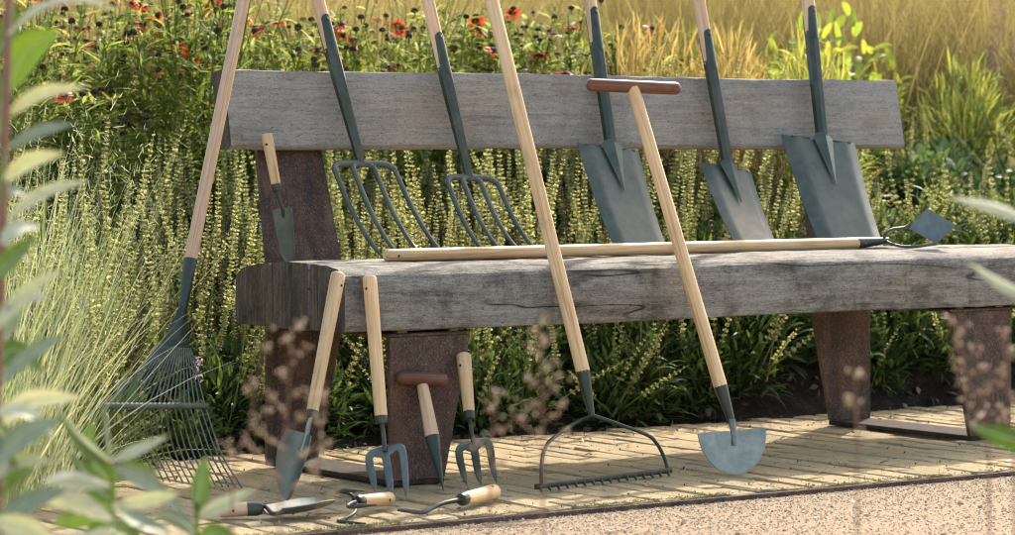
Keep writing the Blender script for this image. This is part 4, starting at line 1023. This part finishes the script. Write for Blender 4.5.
for q in range(900):
    u, d = random.uniform(-180, 660), random.uniform(7.2, 9.3)
    p = on_bank(u, d)
    if p[1] < 7.0 or (u > 560 and random.random() < .5) or not fits(p[0], p[1], 0.16): continue
    k = random.choice([0, 1, 2, 3]) if u < 420 else random.choice([0, 3, 3, 3]); e = hel[k]
    want = ZC + (V_H + random.uniform(-70, 15)) / F_PX * d          # tops near the upper frame edge
    sz = max(.55, (want - p[2]) / 0.74)
    o = put(e[0], e[1], p, random.uniform(0, 6.28), random.uniform(.95, 1.1), sz); e[1] = False
    o['label'] = ('red daisy plant ' if k < 3 else 'dark headed lance leaf plant ') + landmark(u) + (', nearest the bench' if d < 7.9 else ', middle row' if d < 8.6 else ', farthest row')

# golden grasses far behind
def grass_mesh(n, H, R, mat, w=0.0035, plume=True, droop=0.5, name='blades', lean=.35):
    m = MB(); a_ = RNG.uniform(0, 6.283, n); rr = R * RNG.random(n) ** .6
    base = np.stack([rr * np.cos(a_), rr * np.sin(a_), np.zeros(n)], -1); out = RNG.normal(0, lean, (n, 3)); out[:, 2] = 1
    out[:, :2] += base[:, :2] / max(R, 1e-3) * lean * .7
    L = H * RNG.uniform(.55, 1.08, n)
    leaves(m, base, out, np.stack([np.cos(a_), np.sin(a_), np.zeros(n)], -1) * -1 + RNG.normal(0, .3, (n, 3)), L, RNG.uniform(.6, 1.3, n) * w, RNG.uniform(-.1, droop, n), 6, .3, shape='blade')
    if plume:
        k = n // 4; e_ = base[:k] + out[:k] / np.linalg.norm(out[:k], axis=1)[:, None] * L[:k, None]
        c = np.repeat(e_, 14, 0) + RNG.normal(0, 1, (k * 14, 3)) * A(.016, .016, .055); dd = RNG.normal(0, .5, (k * 14, 3)); dd[:, 2] += .8
        leaves(m, c, dd, unit_dirs(k * 14), RNG.uniform(.012, .03, k * 14), .003, .3, 2, .2, shape='blade', rnd=RNG.uniform(.3, .9, k * 14))
    return m.mesh(name, mat)
gm = [grass_mesh(330, 0.85, .14, 'gold') for q in range(3)]
gold = []
for k in range(3):
    r_ = tag(empty('golden_grass'), 'tall golden brown ornamental grass far behind the bench', 'grass', 'golden grasses far behind'); tag(link('blades', gm[k], r_), kind='stuff'); gold.append([r_, True])
spots = []
for q in range(2200):
    u, d = random.uniform(440, 1230), 10.2 + random.random() ** 1.2 * 8.5
    if u < 600 and d < 12.5: continue
    p = on_bank(u, d)
    if not fits(p[0], p[1], .22 if d < 13 else .34): continue
    e = gold[random.randrange(3)]
    sz = random.uniform(.85, 1.2); put(e[0], e[1], p, random.uniform(0, 6.28), random.uniform(1.0, 1.3), sz * (1 if d < 13 else 1.25)); e[1] = False
# and on the left, behind the red flowers
for q in range(60):
    u, d = random.uniform(-220, 480), random.uniform(9.2, 13)
    p = on_bank(u, d)
    if not fits(p[0], p[1], .30): continue
    e = gold[random.randrange(3)]; put(e[0], e[1], p, random.uniform(0, 6.28), 1.2, random.uniform(.8, 1.1))

# yellow feathery plants and lime leaved shrubs between
fm = [mound_mesh(900, .22, .34, .070, .0065, mt_, 1.2, 'lance', up=.5) for mt_ in ('fern', 'fern_green', 'fern_rust')]
fern = []
for k in range(3):
    r_ = tag(empty('feathery_plant'), 'yellow feathery autumn foliage behind the backrest', 'plant', 'yellow autumn plants'); link('foliage', fm[k], r_); fern.append([r_, True])
spots = []
for q in range(400):
    u, d = random.uniform(560, 1180), random.uniform(8.7, 10.6)
    if u > 825 and d < 9.75: continue
    p = on_bank(u, d)
    if not fits(p[0], p[1], .24): continue
    vt = random.uniform(36, 70) if u < 825 else random.uniform(60, 112)      # how high it shows over what stands before it
    hh = ZC + (V_H - vt) / F_PX * d - p[2]
    if hh < .1: continue
    k = random.choice((0, 2, 2, 1) if u < 800 else (0, 1, 1)); e = fern[k]; o = put(e[0], e[1], p, random.uniform(0, 6.28), random.uniform(.8, 1.1), hh / .28); e[1] = False
    o['label'] = ('yellow', 'green yellow', 'rusty orange')[k] + ' feathery foliage ' + landmark(u) + (', before the golden grass' if d < 9.8 else ', among the golden grass')
lm = mound_mesh(190, .17, .55, .055, .026, 'limeleaf', .8, 'oval', up=.3)
lr = tag(empty('lime_shrub'), 'lime and yellow leaved shrub behind the broad spade', 'shrub', 'lime leaved shrubs'); link('foliage', lm, lr)
for q, (u, d, s) in enumerate([(812, 9.3, 1.2), (846, 9.45, 1.22), (778, 9.5, 1.0), (884, 9.9, .95), (826, 9.9, 1.15)]): put(lr, q == 0, on_bank(u, d), random.uniform(0, 6.28), s * .8, s)
# cool green ground cover at the right
cm = [mound_mesh(420, .18, .19, .034, .027, 'geran', .8, 'oval', up=.5) for q in range(2)]
cool = []
for k in range(2):
    r_ = tag(empty('groundcover_plant'), 'low green round leaved plant on the sunny bark bank', 'plant', 'round leaved plants on the bank'); link('foliage', cm[k], r_); cool.append([r_, True])
spots = []
for q in range(500):
    u, d = random.uniform(885, 1180), random.uniform(9.3, 10.1)
    p = on_bank(u, d)
    if not fits(p[0], p[1], .17): continue
    e = cool[random.randrange(2)]; sc_ = random.uniform(.7, 1.15); o = put(e[0], e[1], p, random.uniform(0, 6.28), sc_, sc_ * random.uniform(.8, 1.2)); e[1] = False
    o['label'] = ('small ' if sc_ < .85 else 'large ' if sc_ > 1.02 else '') + 'round leaved green plant on the bark bank beyond the hoe blade'
# airy pale pink plumes at the upper right
for q, (u, d, h) in enumerate([(965, 10.2, .55), (990, 10.3, .62), (1008, 10.1, .6)]):
    m = MB(); r_ = tag(empty('airy_grass', tuple(on_bank(u, d))), 'airy grass with pale pink plumes at the right of the bank', 'grass', 'pink plumed grasses')
    for z in range(6):
        P = stem_curve(h * random.uniform(.7, 1.05), random.uniform(.1, .4), random.uniform(0, 6.28), 8, .02); sweep(m, P, .0013, seg=3, rnd=.7, cap=False)
        n = 60; t = RNG.uniform(.72, 1, n); c = np.stack([np.interp(t, np.linspace(0, 1, 8), P[:, k]) for k in range(3)], -1) + RNG.normal(0, .016, (n, 3)) * (1.15 - t)[:, None] * 3
        blobs(m, c, RNG.uniform(.002, .004, n))
    link('plumes', m.mesh('plumes', 'pinkish'), r_)

# pale ornamental grass on the left
sg = [grass_mesh(150, .72, .08, 'straw', .0046, False, 1.1, lean=.26), grass_mesh(150, .80, .08, 'straw', .0040, True, .8, lean=.20), grass_mesh(130, .50, .08, 'straw', .0046, False, 1.7, lean=.45)]
sgl = []
for k, lb in enumerate(('arching pale green grass tuft left of the leaf rake', 'upright straw coloured grass tuft with seed heads left of the leaf rake', 'low spreading tuft of pale green grass around the rake tines')):
    r_ = tag(empty('grass_tuft'), lb, 'grass', 'pale grasses beside the bench'); tag(link('blades', sg[k], r_), kind='stuff'); sgl.append([r_, True])
for u, v, k, s in [(6, 470, 1, .95), (36, 462, 1, .9), (62, 456, 1, .82), (24, 486, 0, .8), (52, 482, 2, .75), (0, 512, 0, .85), (70, 450, 0, .62), (-30, 480, 1, 1.), (-45, 515, 0, 1.), (50, 502, 2, .6)]:
    p = PZ(u, v); e = sgl[k]; put(e[0], e[1], (p[0], p[1], -.03), random.uniform(0, 6.28), s, s * random.uniform(.9, 1.05)); e[1] = False
# a mauve sprig by the rake
p = PD(197, 400, 6.7); lv = tag(empty('lavender_sprig', tuple(p)), 'small mauve flower sprig behind the leaf rake', 'flower')
P = stem_curve(.085, .05, 1.0); part_m = sweep(MB(), P, .0011, seg=4, rnd=.2); link('stem', part_m.mesh('stem', 'mound'), lv)
c = np.repeat(P[-3:], 16, 0) + RNG.normal(0, .006, (48, 3)) * A(1, 1, 1.6); m = MB(); leaves(m, c, unit_dirs(48, -.2, 1), unit_dirs(48), .007, .005, .4, 2, .2, shape='oval'); link('flower', m.mesh('flower', 'mauve'), lv)

# ------------------------------------------------------------------ foreground plants, close to the lens
def big_leaf(root, pts, wpx, mat, d, side=None, cup=0.25):
    """leaf along picture points (u, v); widest in the middle, with a folded midrib"""
    q = [PD(u, v, d + dd) for (u, v), dd in zip(pts, np.linspace(0, random.uniform(-.06, .06), len(pts)))]
    P = catmull(q, max(4, 14 // (len(q) - 1))); n = len(P); t = np.linspace(0, 1, n)
    T, S, N = frames(P, A(*(nrm(FW * random.uniform(-.1, .9) + UP * 0.7 - R_ * 0.2) if side is None else side)))
    w = 1.08 * wpx / F_PX * d / 2 * np.maximum(.05, np.sin(np.pi * np.clip(t, .04, .985) ** .85) ** .75)
    cols = np.linspace(-1, 1, 7)
    G = P[:, None] + S[:, None] * (w[:, None, None] * cols[None, :, None]) + N[:, None] * (w[:, None, None] * cup * np.abs(cols)[None, :, None])
    G = G + N[:, None] * (0.0006 * np.sin(t * 40)[:, None, None] * np.abs(cols)[None, :, None])
    m = MB(); sheet(m, G, 0.0005, -FW); m.r = [np.full(len(m.v[0]), random.random())]
    lf = part('leaf', m, mat, root); part('midrib', sweep(MB(), P - FW * 0.0006, np.linspace(.0011, .0004, n), seg=5, rnd=.9, side=S.mean(0)), 'sage', lf)
    return lf
DL = 3.1
b0 = PD(3, 470, DL); fs = tag(empty('silver_shrub', (b0[0], b0[1], -.016)), 'blurred silver leaved shrub close to the lens at the left', 'shrub')
part('stem', sweep(MB(), catmull([A(b0[0], b0[1], -.016), PD(-4, 470, DL), PD(2, 240, DL), PD(7, 60, DL), PD(10, -40, DL)], 8), np.linspace(.0062, .0040, 33), seg=8), 'plume_stem', fs)
for pts, w, mt in [([(8, 34), (40, 8), (80, -1), (118, 9)], 10, 'sage'), ([(8, 88), (26, 52), (58, 30)], 34, 'fresh'), ([(6, 116), (40, 93), (86, 86)], 13, 'sage'),
                   ([(6, 150), (40, 131), (72, 124)], 15, 'sage_dark'), ([(4, 180), (30, 160), (64, 153)], 16, 'sage'), ([(8, 218), (44, 192), (88, 181)], 13, 'sage'),
                   ([(2, 244), (18, 228), (40, 226)], 17, 'sage'), ([(-14, 286), (10, 262), (36, 236)], 30, 'fresh'), ([(4, 310), (32, 288), (62, 270)], 14, 'sage'),
                   ([(-10, 345), (6, 322), (24, 306)], 26, 'sage_dark'), ([(-8, 392), (28, 358), (64, 336)], 24, 'sage_dark'), ([(-8, 430), (30, 400), (82, 398)], 20, 'sage'),
                   ([(-12, 466), (20, 440), (60, 420)], 30, 'sage_dark'), ([(-10, 540), (24, 506), (66, 490)], 26, 'sage_dark'), ([(-6, 60), (8, 30), (14, 2)], 20, 'fresh'),
                   ([(-10, 150), (0, 110), (6, 60)], 22, 'fresh'), ([(-8, 420), (10, 455), (4, 500)], 34, 'fresh'), ([(-14, 230), (-2, 200), (6, 150)], 20, 'fresh'),
                   ([(-6, 330), (20, 300), (50, 296)], 16, 'sage'), ([(-8, 372), (14, 350), (44, 372)], 20, 'fresh'), ([(-6, 412), (24, 412), (56, 436)], 18, 'sage'), ([(-8, 480), (18, 462), (50, 462)], 20, 'sage'),
                   ([(-8, 500), (10, 478), (36, 470)], 22, 'fresh'), ([(-6, 520), (30, 530), (56, 548)], 24, 'sage'), ([(-6, 265), (14, 250), (30, 262)], 14, 'sage'), ([(-4, 205), (12, 190), (30, 196)], 12, 'sage_dark')]:
    big_leaf(fs, pts, w, mt, DL + random.uniform(-.12, .12))
DL2 = 3.25
b0 = PD(112, 535, DL2); f2 = tag(empty('leafy_shoot', (b0[0], b0[1], -.016)), 'blurred shoot of bright green and silver leaves low in front of the leaf rake', 'shrub')
part('stem', sweep(MB(), catmull([A(b0[0], b0[1], -.016), PD(113, 520, DL2), PD(108, 450, DL2)], 6), .0035, seg=8), 'fresh', f2)
for pts, w, mt in [([(110, 462), (82, 440), (58, 408)], 24, 'fresh'), ([(112, 465), (108, 430), (106, 402)], 22, 'sage_dark'), ([(112, 462), (138, 450), (168, 436)], 13, 'sage'), ([(108, 480), (90, 455), (92, 420)], 20, 'fresh'),
                   ([(116, 468), (150, 484), (184, 514)], 20, 'sage_dark'), ([(112, 500), (85, 515), (52, 524)], 22, 'fresh'), ([(112, 505), (135, 520), (170, 532)], 22, 'sage_dark'), ([(112, 520), (70, 498), (36, 500)], 22, 'sage'),
                   ([(113, 525), (95, 535), (70, 552)], 26, 'fresh'), ([(113, 522), (128, 534), (140, 560)], 24, 'fresh'), ([(110, 486), (72, 478), (44, 482)], 18, 'sage'), ([(112, 478), (132, 470), (158, 474)], 18, 'fresh'), ([(113, 505), (150, 500), (178, 494)], 14, 'sage'),
                   ([(112, 530), (82, 540), (30, 538)], 22, 'sage'), ([(111, 500), (96, 486), (70, 452)], 20, 'fresh')]:
    big_leaf(f2, pts, w, mt, DL2 + random.uniform(-.1, .1))
b0 = PD(197, 545, DL2); f3 = tag(empty('leafy_shoot', (b0[0], b0[1], -.016)), 'blurred lime leaf and silver leaf on a thin stem over the lying trowel handle', 'shrub')
part('stem', sweep(MB(), catmull([A(b0[0], b0[1], -.016), PD(197, 530, DL2), PD(197, 508, DL2)], 6), .0026, seg=8), 'fresh', f3)
for pts, w, mt in [([(197, 512), (200, 484), (206, 457)], 20, 'fresh'), ([(196, 518), (224, 504), (258, 489)], 15, 'sage'), ([(196, 535), (180, 520), (150, 512)], 15, 'sage_dark'), ([(198, 540), (215, 534), (240, 540)], 20, 'fresh')]:
    big_leaf(f3, pts, w, mt, DL2)
b0 = PD(1040, 400, 3.1); f4 = tag(empty('silver_shrub', (b0[0], b0[1], -.016)), 'blurred silver leaves reaching in past the bench at the right', 'shrub')
part('stem', sweep(MB(), catmull([A(b0[0], b0[1], -.016), PD(1040, 420, 3.1), PD(1036, 200, 3.1)], 6), .004, seg=8), 'plume_stem', f4)
for pts, w, mt in [([(1038, 226), (1000, 208), (950, 197)], 17, 'sage'), ([(1038, 300), (1005, 285), (968, 262)], 17, 'sage'), ([(1038, 445), (1008, 438), (972, 427)], 22, 'fresh'), ([(1040, 360), (1060, 340), (1080, 300)], 18, 'sage')]:
    big_leaf(f4, pts, w, mt, 3.1)
# seed stems between lens and bench
G_SEED = 'blurred seed stems in front of the bench'
seed_meshes = []
for q in range(5):
    m = MB(); cc = unit_dirs(26, -1, 1); blobs(m, cc * .35, .75, rnd=np.full(26, q / 4)); seed_meshes.append(m.mesh('seed', 'plume', True))
def seed_stem(u, vtop, vbot, d, wpx, n, label, lean=0, mat='plume', r=.0018):
    g = PD(u - lean, 535, d); root = tag(empty('seed_stem', (g[0], g[1], -.016)), label, 'plant', G_SEED)
    sp = catmull([A(g[0], g[1], -.016), PD(u - lean, vbot, d), PD(u - lean * .4, (vtop + vbot) / 2, d), PD(u, vtop, d)], 8)
    m = sweep(MB(), sp, np.linspace(.0014, .0007, len(sp)), seg=5, rnd=.4); c = []
    for q in range(n // 6):
        t = q / max(1, n // 6 - 1); p = np.asarray(PD(u - lean * (1 - t) * .8, vbot + (vtop - vbot) * t, d)); sd = (-1) ** q * (1 - .75 * t) * random.uniform(.5, 1) * wpx / 2 / F_PX * d
        e_ = p + R_ * sd + UP * abs(sd) * random.uniform(.5, 1.2) + FW * random.uniform(-.04, .04)
        sweep(m, np.array([p, (p + e_) / 2 - UP * .003, e_]), .0009, seg=3, rnd=.5, cap=False)
        for z in range(6): c.append(p + (e_ - p) * (.25 + .8 * (z + random.random()) / 6) + RNG.normal(0, .004, 3))
    part('stem', m, 'plume_stem', root)
    for p in c:
        o = link('seed', random.choice(seed_meshes), root, tuple(p - np.array(root.location))); k_ = r * random.uniform(.8, 1.3); o.scale = (k_, k_, k_ * 1.25); o.rotation_euler = (random.uniform(0, 6), random.uniform(0, 6), 0)
    return root
seed_stem(292, 330, 500, 3.0, 95, 66, 'blurred beige seed stem before the bench end leg', 12)
seed_stem(262, 350, 500, 3.05, 70, 30, 'blurred reddish seed stem beside the leaf rake', 30)
seed_stem(322, 395, 500, 3.15, 40, 30, 'short blurred seed stem between long trowel and long fork', 4)
seed_stem(541, 322, 450, 3.05, 70, 66, 'blurred pinkish seed stem left of the bow rake', -2)
seed_stem(496, 395, 470, 3.15, 50, 30, 'blurred seed stem behind the short fork in front of the soil', 6)
seed_stem(958, 325, 440, 3.25, 60, 72, 'blurred pink seed stem before the far front leg', -30)
seed_stem(1004, 335, 440, 3.25, 40, 36, 'blurred seed stem at the far end of the bench', -10)
seed_stem(855, 375, 440, 3.0, 22, 18, 'thin blurred seed stem before the far back leg', -2, r=.0019)
